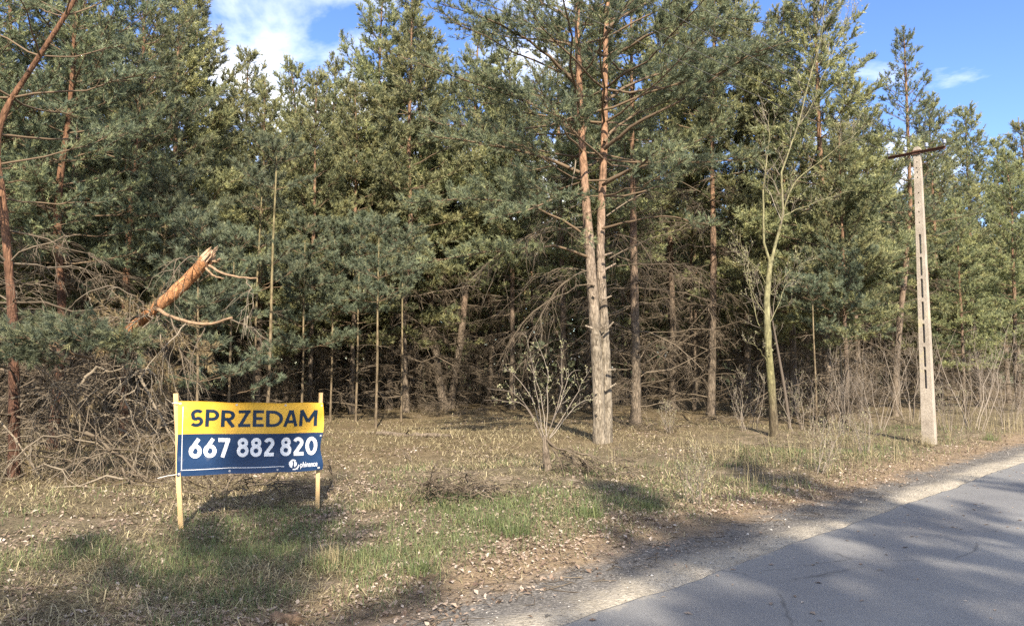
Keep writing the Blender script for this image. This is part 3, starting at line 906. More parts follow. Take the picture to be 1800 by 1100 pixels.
# what closes the view far inside: a mass of stems and boughs nobody could count
drng = np.random.default_rng(55)
g = G()
n = 42000
dy = drng.uniform(61, 78, n); dx = drng.uniform(-.85, .95, n) * dy; dz = drng.uniform(0, 1, n) ** 1.25 * 12.5
k = road_s(dx, dy) > 7
dx, dy, dz = dx[k], dy[k], dz[k]; n = len(dx)
d = nrm(drng.normal(0, 1, (n, 3)) + np.array((0, 0, .15))); a = nrm(np.cross(d, drng.normal(0, 1, (n, 3))))
c = np.column_stack((dx, dy, dz)); L = drng.uniform(.5, 1.1, n)[:, None]
g.add(np.stack((c - a * .3, c + a * .3, c + d * L * 1.5), 1).reshape(-1, 3), np.arange(n * 3).reshape(-1, 3), np.repeat(drng.uniform(0, .7, n), 3))
tag(g.build('distant_wood', M['needle'], None, False), 'far inside of the pine wood closing the view', kind='stuff')
# the wood on the other side of the road, behind the photographer, that throws the dappled shade
for x, y, k, i, sc in BEHIND:
    place(k, i, x, y, sc, 'pine of the wood across the road, behind the photographer', 'pines across the road', .62)

# ------------------------------------------------------------------ thin young pines and bushy saplings
def sapling(seed, px, base_y, top_y, depth, cb, spread, label, r=.03, lean=0, dens=1.45, gap=(.38, .55), dead0=.8, sag=None):
    b = np.array((at(px, base_y, depth)[0], depth, 0)); loc = np.array(gz(b))
    H = at(px, top_y, depth)[2] - loc[2]
    T = Pine(seed); rng = T.rng
    r *= .75
    ax = T.stem([(0, 0, -.1), (lean * .15 + .02, 0, H * .3), (lean * .5, 0, H * .62), (lean, 0, H * .9), (lean, 0, H)], r, .006, 20, 7, None, .2, .03)
    z = dead0
    while z < H - .1:
        p = sample_axis(ax, np.array([z / H]))[0][0]
        rel = (z - cb) / max(.1, H - cb)
        az0 = rng.uniform(0, 6.28)
        if z > cb:
            if rng.random() < .9:
                k = rng.integers(3, 6)
                for i in range(k):
                    L = 1.2 * spread * (1 - .72 * rel) * rng.uniform(.6, 1.1)
                    T.live(stroke(p, az0 + i * 6.283 / k + rng.normal(0, .25), R(12 + 25 * rel + rng.normal(0, 6)), L, rng.uniform(0, .2), 6, rng, .012), .004 + .004 * L, .2, dens, .5, .13)
        else:
            for i in range(rng.integers(1, 4)):
                T.deadb(stroke(p, rng.uniform(0, 6.28), R(rng.normal(5, 10)), rng.uniform(.15, .7), -.15, 4, rng, .02), .005, 3, .2, .3, None, 1)
        z += rng.uniform(*gap)
    k = 10
    T.shoots(np.column_stack((np.full(k, lean), np.zeros(k), H - rng.uniform(0, .45, k))), nrm(rng.normal(0, .25, (k, 3)) + UP), rng.uniform(.08, .2, k), rng.uniform(.3, .8, k))
    return finish(T, 'young_pine', label, tuple(loc), None, 'bark_young', 'needle_blue', 24, .095, .0125, 'young pine')

sapling(41, 660, 760, 395, depth_of(660, 760), 2.35, 1.05, 'thin young pine, rightmost of the three bare-stemmed ones right of the banner', .042, .02)
sapling(42, 625, 745, 390, depth_of(625, 746), 2.5, 1.05, 'thin young pine, middle of the three bare-stemmed ones right of the banner', .040, .05)
sapling(43, 580, 746, 400, depth_of(580, 746), 2.4, 1.1, 'thin young pine, leftmost of the three bare-stemmed ones right of the banner', .038, .04)
sapling(44, 470, 712, 255, 17.0, 2.5, 1.25, 'tallest thin young pine, its stem rising behind the banner', .05, .07, gap=(.55, .85))
sapling(45, 443, 712, 312, 17.8, 2.6, 1.1, 'second tall thin young pine rising behind the banner, left of the tallest', .045, .1, gap=(.55, .85))
sapling(46, 400, 712, 430, 15.5, .5, 1.15, 'bushy blue-green young pine between fallen trunk and banner', .035, .05, 1.25, (.3, .45), .4)
sapling(47, 345, 712, 405, 14.0, .5, 1.25, 'bushy young pine under the broken orange trunk', .035, -.05, 1.25, (.3, .45), .4)
sapling(48, 530, 712, 400, 21.0, 1.7, 1.45, 'bushy young pine behind the leftmost bare-stemmed sapling', .04, 0, 1.35, (.35, .5))
sapling(49, 705, 722, 420, 23.0, 3.0, 1.5, 'bushy young pine right of the three bare-stemmed saplings', .04, 0, 1.35, (.35, .5))
sapling(50, 1480, 745, 440, 20.0, 1.9, 1.5, 'bushy young pine with low green boughs left of the concrete pole', .045, 0, 1.35, (.32, .46))
sapling(52, 1435, 745, 500, 19.0, 2.0, 1.0, 'small bushy young pine right of the forked green-barked tree', .03, 0, 1.3, (.32, .46))
sapling(51, 280, 712, 330, 15.5, 1.6, 1.5, 'dark bushy young pine left of the broken trunk end', .05, 0, 1.35, (.35, .5))

# ------------------------------------------------------------------ deciduous trees and shrubs, still bare
def bud_mesh(rng, pts, size):
    n = len(pts)
    d = nrm(rng.normal(0, 1, (n, 3)) + UP * .5); a = nrm(np.cross(d, rng.normal(0, 1, (n, 3))))
    s = size * rng.uniform(.6, 1.3, (n, 1))
    V = np.stack((pts, pts + d * s * .5 + a * s * .3, pts + d * s, pts + d * s * .5 - a * s * .3), 1)
    g = G(); g.add(V.reshape(-1, 3), np.arange(n * 4).reshape(-1, 4), np.repeat(rng.uniform(0, 1, n), 4))
    return g

class Bare(Pine):
    def grow(s, ax, r0, g, n, ln, up=.3, depth=1, r1=.004, sides=6, buds=None, spread=.75):
        rng = s.rng
        ax = np.asarray(ax); K = len(ax)
        tube(g, ax, r0 + (r1 - r0) * np.linspace(0, 1, K), sides, rng.uniform(.4, .8))
        t = np.sort(rng.uniform(.18, .98, n))
        pos, tan = sample_axis(ax, t)
        for p, tn, tt in zip(pos, tan, t):
            sd = nrm(np.cross(tn, rng.normal(0, 1, 3)))
            d = nrm(tn * rng.uniform(.5, 1.0) + sd * spread + UP * up * rng.uniform(.3, 1))
            L = ln * rng.uniform(.5, 1.2) * (1.2 - .6 * tt)
            k = np.linspace(0, 1, 4)[:, None]
            a2 = p + d * L * k + UP * up * .4 * L * k ** 2
            a2[1:] += rng.normal(0, .03 * L, (3, 3))
            rr = max(.0022, r0 * .35 * (1 - .6 * tt))
            if depth > 0:
                s.grow(a2, rr, s.wood, max(3, n // 2), ln * .5, up, depth - 1, .0018, 3, buds, spread)
            else:
                tube(s.wood, a2, np.linspace(min(rr, .005), .002, 4), 3, rng.uniform(.3, .9))
                if buds is not None:
                    u = rng.uniform(.2, 1, rng.integers(2, 6))
                    buds.append(sample_axis(a2, u)[0])

def forked_tree():
    Y0 = depth_of(1362, 772)
    base = gp(1362, 772); T = Bare(61); rng = T.rng
    root = thing('forked_tree', 'slim bare deciduous tree with yellow-green bark forking at mid height', 'tree', gz(base))
    org = np.array(root.location); buds = []
    PL = lambda pts: np.array([at(p[0], p[1], Y0 + (p[2] if len(p) > 2 else 0)) - org for p in pts])
    gt = G()
    ax = T.stem(PL([(1362, 780), (1357, 690), (1350, 600), (1348, 530), (1353, 470), (1356, 452)]), .055, .045, 22, 10, gt, .25, .03)
    gt.build('trunk', M['bark_green'], root)
    for pts, r, n, ln in (([(1354, 462), (1343, 420), (1341, 350), (1347, 290), (1352, 240), (1350, 200)], .034, 10, .75),
                     ([(1356, 460), (1368, 410), (1378, 370), (1373, 310), (1384, 270), (1402, 225), (1425, 190), (1440, 150)], .04, 12, .8),
                     ([(1377, 372), (1392, 330), (1420, 300), (1470, 262), (1510, 230)], .02, 10, .7),
                     ([(1376, 380), (1405, 368), (1450, 350), (1500, 335)], .013, 8, .5),
                     ([(1402, 225), (1425, 130), (1445, 60), (1450, -20)], .016, 12, .8), ([(1440, 150), (1470, 80), (1490, 20)], .012, 10, .7),
                     ([(1350, 505), (1330, 470, -.3), (1305, 445, -.5), (1290, 420, -.6)], .012, 9, .55), ([(1351, 520), (1375, 490, -.3), (1400, 470, -.5), (1430, 455, -.7)], .012, 9, .55),
                     ([(1349, 560), (1325, 520, -.2), (1310, 480, -.4), (1300, 400, -.5)], .012, 10, .5), ([(1350, 600), (1330, 560, .3), (1318, 500, .4), (1312, 430, .5)], .012, 9, .5),
                     ([(1352, 570), (1370, 530, .4), (1382, 500, .6), (1410, 480, .8)], .01, 9, .5), ([(1352, 640), (1330, 610, -.3), (1310, 600, -.5)], .009, 6, .4)):
        gl = G()
        T.grow(resample(PL(pts), 12, .01, rng), r, gl, n, ln, .35, 1, .004, 7, buds)
        gl.build('limb', M['bark_green'], root)
    tag(T.wood.build('twigwork', M['shrub'], root), kind='stuff')
    tag(bud_mesh(rng, np.concatenate(buds), .035).build('bud_cluster', M['bud'], root, False), kind='stuff')
    # the thin second stem leaning against it
    b2 = gp(1390, 760); T = Bare(62)
    root = thing('thin_leaning_stem', 'thin grey stem leaning left towards the forked green-barked tree', 'tree', gz(b2))
    org = np.array(root.location); Y0 = b2[1]
    gt = G()
    T.stem(PL([(1390, 765), (1380, 690), (1368, 620), (1358, 565), (1352, 530)]), .035, .012, 16, 7, gt, .1, .03)
    gt.build('trunk', M['shrub'], root)
    buds = []
    for pts in ([(1372, 640), (1360, 590, .1), (1340, 540, .3), (1325, 470, .4)], [(1362, 590), (1350, 530), (1330, 480)], [(1358, 560), (1362, 520), (1375, 480)]):
        gl = G(); T.grow(resample(PL(pts), 8, .01, T.rng), .009, gl, 7, .4, .3, 1, .003, 5, buds); gl.build('limb', M['shrub'], root)
    tag(T.wood.build('twigwork', M['shrub'], root), kind='stuff')
forked_tree()

def bare_shrub(seed, px, py, h, n, label, rad=.25, buds=True, mat_='shrub', ln=.35, tilt=62, name='bare_shrub', r=.008, depth=1):
    b = gp(px, py); T = Bare(seed); rng = T.rng
    root = thing(name, label, 'shrub', gz(b)); bl = []
    for i in range(n):
        az = rng.uniform(0, 6.28)
        p = np.array((math.cos(az) * rng.uniform(0, rad), math.sin(az) * rng.uniform(0, rad), -.03))
        L = h * rng.uniform(.55, 1.05)
        gl = G()
        T.grow(stroke(p, az, R(rng.uniform(tilt, 88)), L, rng.uniform(-.1, .1), 7, rng, .015), r * rng.uniform(.7, 1.3), gl, rng.integers(5, 9), ln, .3, depth, .002, 4, bl)
        gl.build('stem', M[mat_], root)
    tag(T.wood.build('twigwork', M[mat_], root), kind='stuff')
    if buds and bl:
        tag(bud_mesh(rng, np.concatenate(bl), .02).build('bud_cluster', M['bud'], root, False), kind='stuff')
    return root

def catkin_shrub():
    b = gp(962, 838); Y0 = b[1]
    T = Bare(71); rng = T.rng
    root = thing('catkin_shrub', 'small budding shrub growing from a broken stump in the clearing', 'shrub', gz(b))
    org = np.array(root.location)
    PL = lambda pts: np.array([at(p[0], p[1], Y0 + (p[2] if len(p) > 2 else 0)) - org for p in pts])
    g = G(); T.stem(PL([(964, 842), (962, 815), (959, 790), (957, 764)]), .045, .03, 10, 8, g, .2, .07); g.build('stump', M['bark'], root)
    buds = []
    for pts, n in (([(956, 770), (945, 700), (937, 650), (925, 585)], 14), ([(960, 768), (963, 700), (962, 650), (942, 592)], 14), ([(962, 766), (985, 690), (988, 650), (986, 608)], 12),
                ([(955, 775), (930, 720, -.2), (900, 690, -.3), (856, 682, -.4)], 10), ([(955, 770), (925, 715, .2), (890, 705, .3), (852, 702, .4)], 9), ([(966, 768), (1010, 700, -.1), (1025, 670, -.2), (1042, 645, -.3)], 12),
                ([(966, 770), (1015, 712, .2), (1045, 700, .3)], 8), ([(962, 768), (950, 690, .2), (930, 640, .3)], 9), ([(960, 770), (985, 710, .3), (1000, 660, .4), (1020, 650, .5)], 9), ([(957, 772), (935, 700, .3), (905, 660, .4), (888, 650, .5)], 9)):
        gl = G(); T.grow(resample(PL(pts), 10, .008, rng), .0075, gl, n, .22, .35, 0, .002, 5, buds); gl.build('stem', M['shrub'], root)
    for pts in ([(958, 768), (975, 785, -.1), (1000, 792, -.2), (1030, 812, -.3), (1062, 845, -.4)], [(985, 790), (1010, 810, -.3), (1030, 850, -.5)], [(1000, 793), (1040, 800, -.1), (1075, 825, -.1)], [(965, 778), (985, 812, -.2), (995, 850, -.4)]):
        gl = G(); T.deadb(resample(PL(pts), 8, .012, rng), .018, 9, .3, .35, gl, 3); gl.build('broken_limb', M['dead'], root)
    tag(T.wood.build('twigwork', M['shrub'], root), kind='stuff')
    B = np.concatenate(buds); B = np.repeat(B, 2, 0) + rng.normal(0, .008, (len(B) * 2, 3))
    tag(bud_mesh(rng, B, .028).build('bud_cluster', M['bud'], root, False), kind='stuff')
catkin_shrub()

for k, (px, py, h, n, lb) in enumerate((
    (1480, 765, 2.2, 9, 'tall bare brown shrub left of the concrete pole'),
    (1545, 760, 2.6, 9, 'bare branching shrub close left of the concrete pole'),
    (1710, 755, 3.0, 8, 'tall grey bare shrub right of the concrete pole'),
    (1665, 762, 1.5, 10, 'low bare shrub at the foot of the concrete pole'),
    (1765, 745, 2.2, 10, 'bare brown shrub near the right edge by the road'),
    (1420, 762, 1.5, 10, 'low bare shrub right of the thin leaning stem'),
    (1310, 765, 1.5, 8, 'low bare shrub left of the forked green-barked tree'),
    (1225, 880, .75, 5, 'tiny dark leafless shrub on the verge nearest the road'),
    (1435, 830, .95, 6, 'small reddish leafless shrub standing on the verge'),
    (1520, 800, .9, 9, 'short twiggy shrub on the verge left of the concrete pole'),
    (1180, 768, .9, 6, 'short twiggy shrub at the foot of the stubbed pine'),
    (1600, 742, 3.2, 9, 'tall bare shrub growing behind the concrete pole'),
    (1740, 732, 3.4, 9, 'tallest bare shrub at the wood edge far right'),
    (1500, 730, 3.0, 10, 'dense bare shrub at the wood edge under green boughs'),
    (1395, 728, 2.6, 10, 'dense bare shrub in the shade behind the forked tree'),
    (1290, 724, 2.4, 9, 'dense bare shrub behind the straight brown pine'),
)):
    bare_shrub(80 + k, px, py, h, n, lb, .12 if h < 1 else .35, h < 1.6, ln=.2 * h + .1, r=.005 + .003 * h)

# ------------------------------------------------------------------ broken pine top and brush heap at the left
M['stub'] = flat('weathered_stub', (.22, .15, .095), .9, (18, .4))
def fallen_top():
    Y0 = 11.0
    loc = np.array(gz((at(170, 700, Y0)[0], Y0)))
    T = Bare(301); rng = T.rng
    root = thing('fallen_pine_top', 'broken orange pine trunk jutting up out of the brush, splintered end right', 'fallen tree', tuple(loc))
    PL = lambda pts: np.array([at(p[0], p[1], Y0 + (p[2] if len(p) > 2 else 0)) - loc for p in pts])
    g = G()
    P = resample(PL([(364, 456, -.1), (335, 487), (300, 520), (266, 548), (235, 575, .15), (205, 600, .35)]), 22)
    K = len(P); rad = np.linspace(.098, .075, K) * (1 + rng.normal(0, .05, K))
    V, F = tubes(P[None], rad[None], 12); V = V.reshape(K, 12, 3); V = P[:, None] + (V - P[:, None]) * (1 + rng.normal(0, .05, (K, 12, 1)))
    g.add(V, F); g.build('trunk', M['bark_log'], root)
    # splinters
    ax = nrm(P[0] - P[2]); S = nrm(np.cross(ax, UP)); B = np.cross(ax, S)
    g = G()
    for i in range(40):
        a, rr = rng.uniform(0, 6.28), rng.uniform(.01, .09)
        o = P[0] + (math.cos(a) * S + math.sin(a) * B) * rr - ax * .03
        l = rng.uniform(.04, .2) + (.12 if math.cos(a) > .3 else 0)
        tube(g, [o, o + ax * l * .6, o + ax * l + S * rng.normal(0, .02)], [.022, .014, .002], 4)
    g.build('splintered_end', M['splinter'], root)
    for pts, r in (([(366, 466, -.1), (385, 478, -.3), (415, 487, -.5), (452, 490, -.7)], .022), ([(362, 470, -.1), (375, 484, -.2), (395, 490, -.3)], .018), ([(272, 542, -.1), (300, 556, -.3), (340, 568, -.5), (375, 568, -.6), (408, 558, -.7)], .03),
                   ([(366, 455, -.1), (378, 460, -.1), (386, 455, -.15)], .03)):
        gl = G(); tube(gl, resample(PL(pts), 12, .006, rng), np.linspace(r, r * .55, 12), 8, None, True); gl.build('limb_stub', M['stub'], root)
    # hanging dead limbs
    for pts, r in (([(360, 452), (335, 450, -.3), (312, 470, -.5), (300, 500, -.6), (270, 530, -.7)], .009), ([(262, 550), (235, 520, -.3), (200, 503, -.5), (160, 512, -.8), (130, 530, -1.0)], .012), ([(268, 546), (235, 570, -.3), (205, 605, -.6), (198, 660, -.8)], .013),
                   ([(270, 552), (245, 590, -.4), (240, 640, -.6), (242, 700, -.7)], .011), ([(275, 552), (285, 600, -.4), (286, 660, -.6), (290, 720, -.7)], .011), ([(285, 548), (260, 600, -.6), (230, 640, -.9), (215, 720, -1.0)], .011),
                   ([(300, 556, -.3), (315, 610, -.5), (325, 660, -.7), (345, 720, -.8)], .01), ([(330, 566, -.4), (300, 600, -.7), (260, 640, -.9), (235, 690, -1.1)], .01), ([(360, 568, -.5), (340, 620, -.7), (320, 660, -.8)], .009),
                   ([(400, 560, -.6), (440, 575, -.6), (470, 600, -.7)], .008), ([(430, 488, -.6), (440, 510, -.7), (445, 545, -.8)], .007), ([(270, 550), (225, 560, -.2), (160, 560, -.2), (90, 580, -.2)], .013), ([(345, 465), (315, 455, -.4), (305, 475, -.5), (318, 500, -.6)], .006)):
        gl = G(); T.deadb(resample(PL(pts), 10, .012, rng), r, 6, .42, .6, gl, 2); gl.build('dead_limb', M['heap'], root)
    # needles still on it: dry ones on top, green ones below
    T2 = Pine(302)
    for pts in ([(255, 555), (220, 550, -.2), (180, 560, -.4), (130, 580, -.5)], [(240, 565), (200, 570, .3), (150, 575, .5)], [(230, 580), (210, 600, -.3), (180, 620, -.5)], [(290, 560, -.2), (330, 600, -.3), (370, 640, -.4)], [(280, 560, .3), (310, 600, .4), (340, 650, .4)], [(270, 560, -.2), (250, 540, -.2), (225, 545, -.3)], [(300, 600, .2), (280, 650, .2), (290, 700, .2)], [(240, 600, .4), (270, 640, .4), (300, 680, .5)]):
        T2.live(resample(PL(pts), 8, .02, T2.rng), .012, .12, 1.6, .55, .12, None, -.05)
    tag(T2.wood.build('dry_twigwork', M['dead'], root), kind='stuff')
    tag(T2.needles(20, .065, .0085).build('dry_foliage', M['needle_dry'], root, smooth=False), kind='stuff')
    T3 = Pine(303)
    for pts in ([(200, 610, -.4), (140, 600, -.9), (80, 600, -1.3), (20, 590, -1.5)], [(210, 620, -.4), (190, 615, -1.2), (150, 600, -1.6), (110, 590, -1.8)], [(160, 630, -.2), (100, 610, -.6), (40, 605, -1.0), (-30, 600, -1.3)], [(120, 640, -.3), (60, 630, -1.0), (0, 625, -1.6)],
                [(220, 620, -.5), (230, 605, -1.2), (215, 600, -1.6)], [(130, 630), (60, 600, .3), (-20, 570, .4)], [(180, 620, -.2), (120, 575, -.4), (60, 565, -.6)]):
        T3.live(resample(PL(pts), 8, .02, T3.rng), .016, .12, 1.9, .7, .16, None, .2)
    tag(T3.wood.build('live_twigwork', M['twig'], root), kind='stuff')
    tag(T3.needles(26, .082, .0105).build('green_foliage', M['needle'], root, smooth=False), kind='stuff')
    tag(T.dead.build('dead_twigwork', M['dead'], root), kind='stuff') if T.dead.n else None
fallen_top()

def brush_heap():
    c = gp(140, 850)
    root = thing('brush_heap', 'big heap of dry tangled branches left of the banner', 'brush heap', gz(c))
    org = np.array(root.location)
    T = Bare(310); rng = T.rng
    def h_at(x, y):        # heap profile, local
        return np.clip(1.75 * (1 - ((x + .6) / 2.9) ** 2) * np.clip((y + .55) / 1.1, 0, 1), 0, 2)
    for i in range(125):
        x, y = rng.uniform(-3.2, 2.0), rng.uniform(-.5, 1.6)
        z = h_at(x, y) * rng.uniform(.15, 1.0) + .05
        az = rng.uniform(0, 6.28)
        L = rng.uniform(.5, 1.7)
        P = stroke(np.array((x, y, z)), az, R(rng.normal(12, 22)), L, rng.uniform(-.9, -.2), 8, rng, .02)
        P[:, 2] = np.maximum(P[:, 2], .02)
        big = i < 60
        gl = G() if big else T.dead
        T.deadb(P, rng.uniform(.006, .017), 5, .5, .6, gl, 2)
        if big: gl.build('branch', M['heap'], root)
    # long limbs seen on its face
    Y0 = c[1]
    PL = lambda pts: np.array([at(p[0], p[1], Y0 + (p[2] if len(p) > 2 else 0)) - org for p in pts])
    for pts, r in (([(170, 645, .2), (150, 665), (140, 690), (141, 740), (142, 800)], .022), ([(170, 645, .2), (200, 652, 0), (240, 645, -.1), (262, 655, -.2)], .014), ([(140, 690), (100, 700, -.2), (60, 735, -.3), (10, 765, -.3)], .014),
                   ([(125, 720), (118, 780), (112, 830), (100, 860, -.1)], .02), ([(150, 760), (200, 790, -.1), (240, 830, -.1), (285, 865, -.1)], .026), ([(245, 660, .4), (270, 710, .3), (305, 775, .1), (320, 800)], .024), ([(160, 700), (205, 730, -.1), (250, 765, -.1), (300, 760, 0)], .013),
                   ([(180, 765), (215, 800), (240, 830, -.1), (250, 850, -.1)], .012), ([(0, 740), (40, 790, -.1), (70, 840, -.1), (60, 865, -.2)], .013), ([(50, 800), (120, 810, -.2), (190, 845, -.2), (230, 850, -.2)], .012), ([(20, 700), (60, 690, -.1), (100, 650, .2)], .012),
                   ([(190, 640, .3), (150, 640, .1), (120, 655), (100, 690, -.1)], .01), ([(90, 690), (60, 740, -.2), (55, 800, -.2), (75, 850, -.2)], .01), ([(215, 690), (235, 740, -.1), (245, 790, -.1), (225, 845, -.1)], .01)):
        gl = G(); T.deadb(resample(PL(pts), 10, .012, rng), r * 1.15, 6, .4, .4, gl, 2); gl.build('branch', M['heap'], root)
    tag(T.dead.build('twigwork', M['heap'], root), kind='stuff')
    T2 = Pine(311)
    for pts in ([(140, 680), (130, 700, -.1), (125, 725, -.1)], [(145, 690), (165, 695, -.1), (170, 715, -.1)], [(20, 800, -.2), (35, 815, -.2), (50, 830, -.2)], [(5, 720), (-20, 760, -.2), (-30, 790, -.2)], [(260, 600, .5), (280, 640, .5), (275, 690, .4)], [(215, 640, .5), (230, 680, .5), (250, 720, .4)]):
        T2.live(resample(PL(pts), 7, .02, T2.rng), .008, .2, .8, .35, .1, None, -.5)
    tag(T2.wood.build('dry_twigwork', M['dead'], root), kind='stuff')
    tag(T2.needles(22, .06, .005).build('dry_foliage', M['needle_dry'], root, smooth=False), kind='stuff')
brush_heap()

def twig_pile(seed, px, py, w, h, n, label):
    c = gp(px, py)
    root = thing('twig_pile', label, 'twig pile', gz(c))
    T = Bare(seed); rng = T.rng
    for i in range(n):
        P = stroke(np.array((rng.normal(0, w), rng.normal(0, w * .6), rng.uniform(.01, h))), rng.uniform(0, 6.28), R(rng.normal(15, 20)), rng.uniform(.2, .7), rng.uniform(-.5, .1), 6, rng, .03)
        P[:, 2] = np.maximum(P[:, 2], .0)
        gl = G() if i < 12 else T.dead
        T.deadb(P, rng.uniform(.003, .008), 6, .2, .3, gl, 2)
        if i < 12: gl.build('twig', M['dead'], root)
    tag(T.dead.build('twigwork', M['dead'], root), kind='stuff')
twig_pile(320, 800, 890, .32, .25, 45, 'low tangle of dry twigs in the grass right of the banner')
twig_pile(321, 1010, 835, .35, .12, 25, 'flat spread of dead twigs around the shrub stump')
twig_pile(322, 1370, 788, .5, .12, 35, 'dead sticks strewn at the foot of the forked green-barked tree')
twig_pile(323, 790, 735, .8, .45, 60, 'heap of dry sticks around the foot of the V-shaped pair')
twig_pile(324, 440, 875, .5, .15, 35, 'dry twigs lying on the ground beneath the banner')
twig_pile(325, 1270, 752, .7, .25, 40, 'dry sticks at the foot of the straight brown pine')
twig_pile(326, 1120, 765, .5, .12, 25, 'dry sticks at the foot of the stubbed pine')

def ground_log():
    a, b = gp(662, 777), gp(792, 783)
    g = G(); rng = np.random.default_rng(330)
    root = thing('fallen_log', 'thin rotting log lying in the dry grass of the clearing', 'log', gz((a + b) / 2))
    o = np.array(root.location)
    P = np.linspace(a, b, 14); P[:, 2] = ground_h(P[:, 0], P[:, 1]) + .035; P = P - o
    P[1:-1] += rng.normal(0, .012, (12, 3))
    tube(g, P, np.linspace(.06, .04, 14) * (1 + rng.normal(0, .12, 14)), 9, None, True); g.build('trunk', M['bark'], root)
    g = G(); tube(g, [P[5], P[5] + (.08, -.1, .09), P[5] + (.12, -.2, .12)], [.018, .014, .01], 6, None, True); g.build('branch_stub', M['dead'], root)
ground_log()

# ------------------------------------------------------------------ concrete pole with cross-arm, wires
def slot(cx, z0, z1, w, n=6):
    r = w / 2
    top = [(cx + r * math.cos(a), z1 - r + r * math.sin(a)) for a in np.linspace(0, math.pi, n)]
    bot = [(cx - r * math.cos(a), z0 + r - r * math.sin(a)) for a in np.linspace(0, math.pi, n)]
    return top + bot

def concrete_material():
    m, nt, b = mat('weathered_concrete')
    tc = N_(nt, 'ShaderNodeTexCoord')
    n1 = N_(nt, 'ShaderNodeTexNoise', Scale=3.0, Detail=8.0, Roughness=.7); nt.links.new(tc.outputs['Object'], n1.inputs['Vector'])
    n2 = N_(nt, 'ShaderNodeTexNoise', Scale=45.0, Detail=4.0); nt.links.new(tc.outputs['Object'], n2.inputs['Vector'])
    vo = N_(nt, 'ShaderNodeTexVoronoi', Scale=55.0); nt.links.new(tc.outputs['Object'], vo.inputs['Vector'])
    sep = N_(nt, 'ShaderNodeSeparateXYZ'); nt.links.new(tc.outputs['Object'], sep.inputs[0])
    c = ramp(nt, n1.outputs['Fac'], [(.3, (.24, .205, .17)), (.7, (.40, .355, .30))])
    c = mix(nt, 1.0, c, ramp(nt, n2.outputs['Fac'], [(.3, (.72, .72, .72)), (.7, (1.15, 1.15, 1.15))]), 'MULTIPLY')
    c = mix(nt, ramp(nt, vo.outputs['Distance'], [(.10, (.8, .8, .8)), (.2, (0, 0, 0))]), c, (.10, .085, .07))
    lich = math_(nt, 'MULTIPLY', ramp(nt, n1.outputs['Fac'], [(.52, (0, 0, 0)), (.62, (1, 1, 1))]), ramp(nt, math_(nt, 'MULTIPLY', sep.outputs['Z'], .2), [(.28, (0, 0, 0)), (.36, (1, 1, 1)), (.5, (1, 1, 1)), (.6, (0, 0, 0))]))
    c = mix(nt, math_(nt, 'MULTIPLY', lich, .5), c, (.36, .33, .08))
    nt.links.new(c, b.inputs['Base Color']); b.inputs['Roughness'].default_value = .92
    bp = N_(nt, 'ShaderNodeBump', Strength=.5, Distance=.01); nt.links.new(n2.outputs['Fac'], bp.inputs['Height']); nt.links.new(bp.outputs[0], b.inputs['Normal'])
    return m
M['concrete'] = concrete_material()

def pole_mesh(H, w0, w1, d0, d1, slots, holes):
    bm = bmesh.new()
    def loop(pts):
        vs = [bm.verts.new((x, 0, z)) for x, z in pts]
        return [bm.edges.new((vs[i], vs[(i + 1) % len(vs)])) for i in range(len(vs))]
    zs = np.linspace(-.3, H - .04, 14)
    out = [(-(w0 + (w1 - w0) * max(0, z) / H) / 2, z) for z in zs[::-1]] + [((w0 + (w1 - w0) * max(0, z) / H) / 2, z) for z in zs]
    out = out + [(w1 * .3, H), (-w1 * .3, H)]
    es = loop(out)
    for z0, z1, w in slots: es += loop(slot(0, z0, z1, w))
    for z, x in holes: es += loop([(x + .016 * math.cos(a), z + .016 * math.sin(a)) for a in np.arange(8) * math.pi / 4])
    bmesh.ops.triangle_fill(bm, edges=es, use_beauty=True, use_dissolve=False)
    bmesh.ops.recalc_face_normals(bm, faces=bm.faces)
    r = bmesh.ops.extrude_face_region(bm, geom=bm.faces[:])
    ev = {v for v in r['geom'] if isinstance(v, bmesh.types.BMVert)}
    for v in bm.verts:
        t = max(0, v.co.z) / H
        d = (d0 + (d1 - d0) * t) / 2
        v.co.y = d if v in ev else -d
    bmesh.ops.recalc_face_normals(bm, faces=bm.faces)
    me = bpy.data.meshes.new('shaft'); bm.to_mesh(me); bm.free()
    me.materials.append(M['concrete'])
    return me

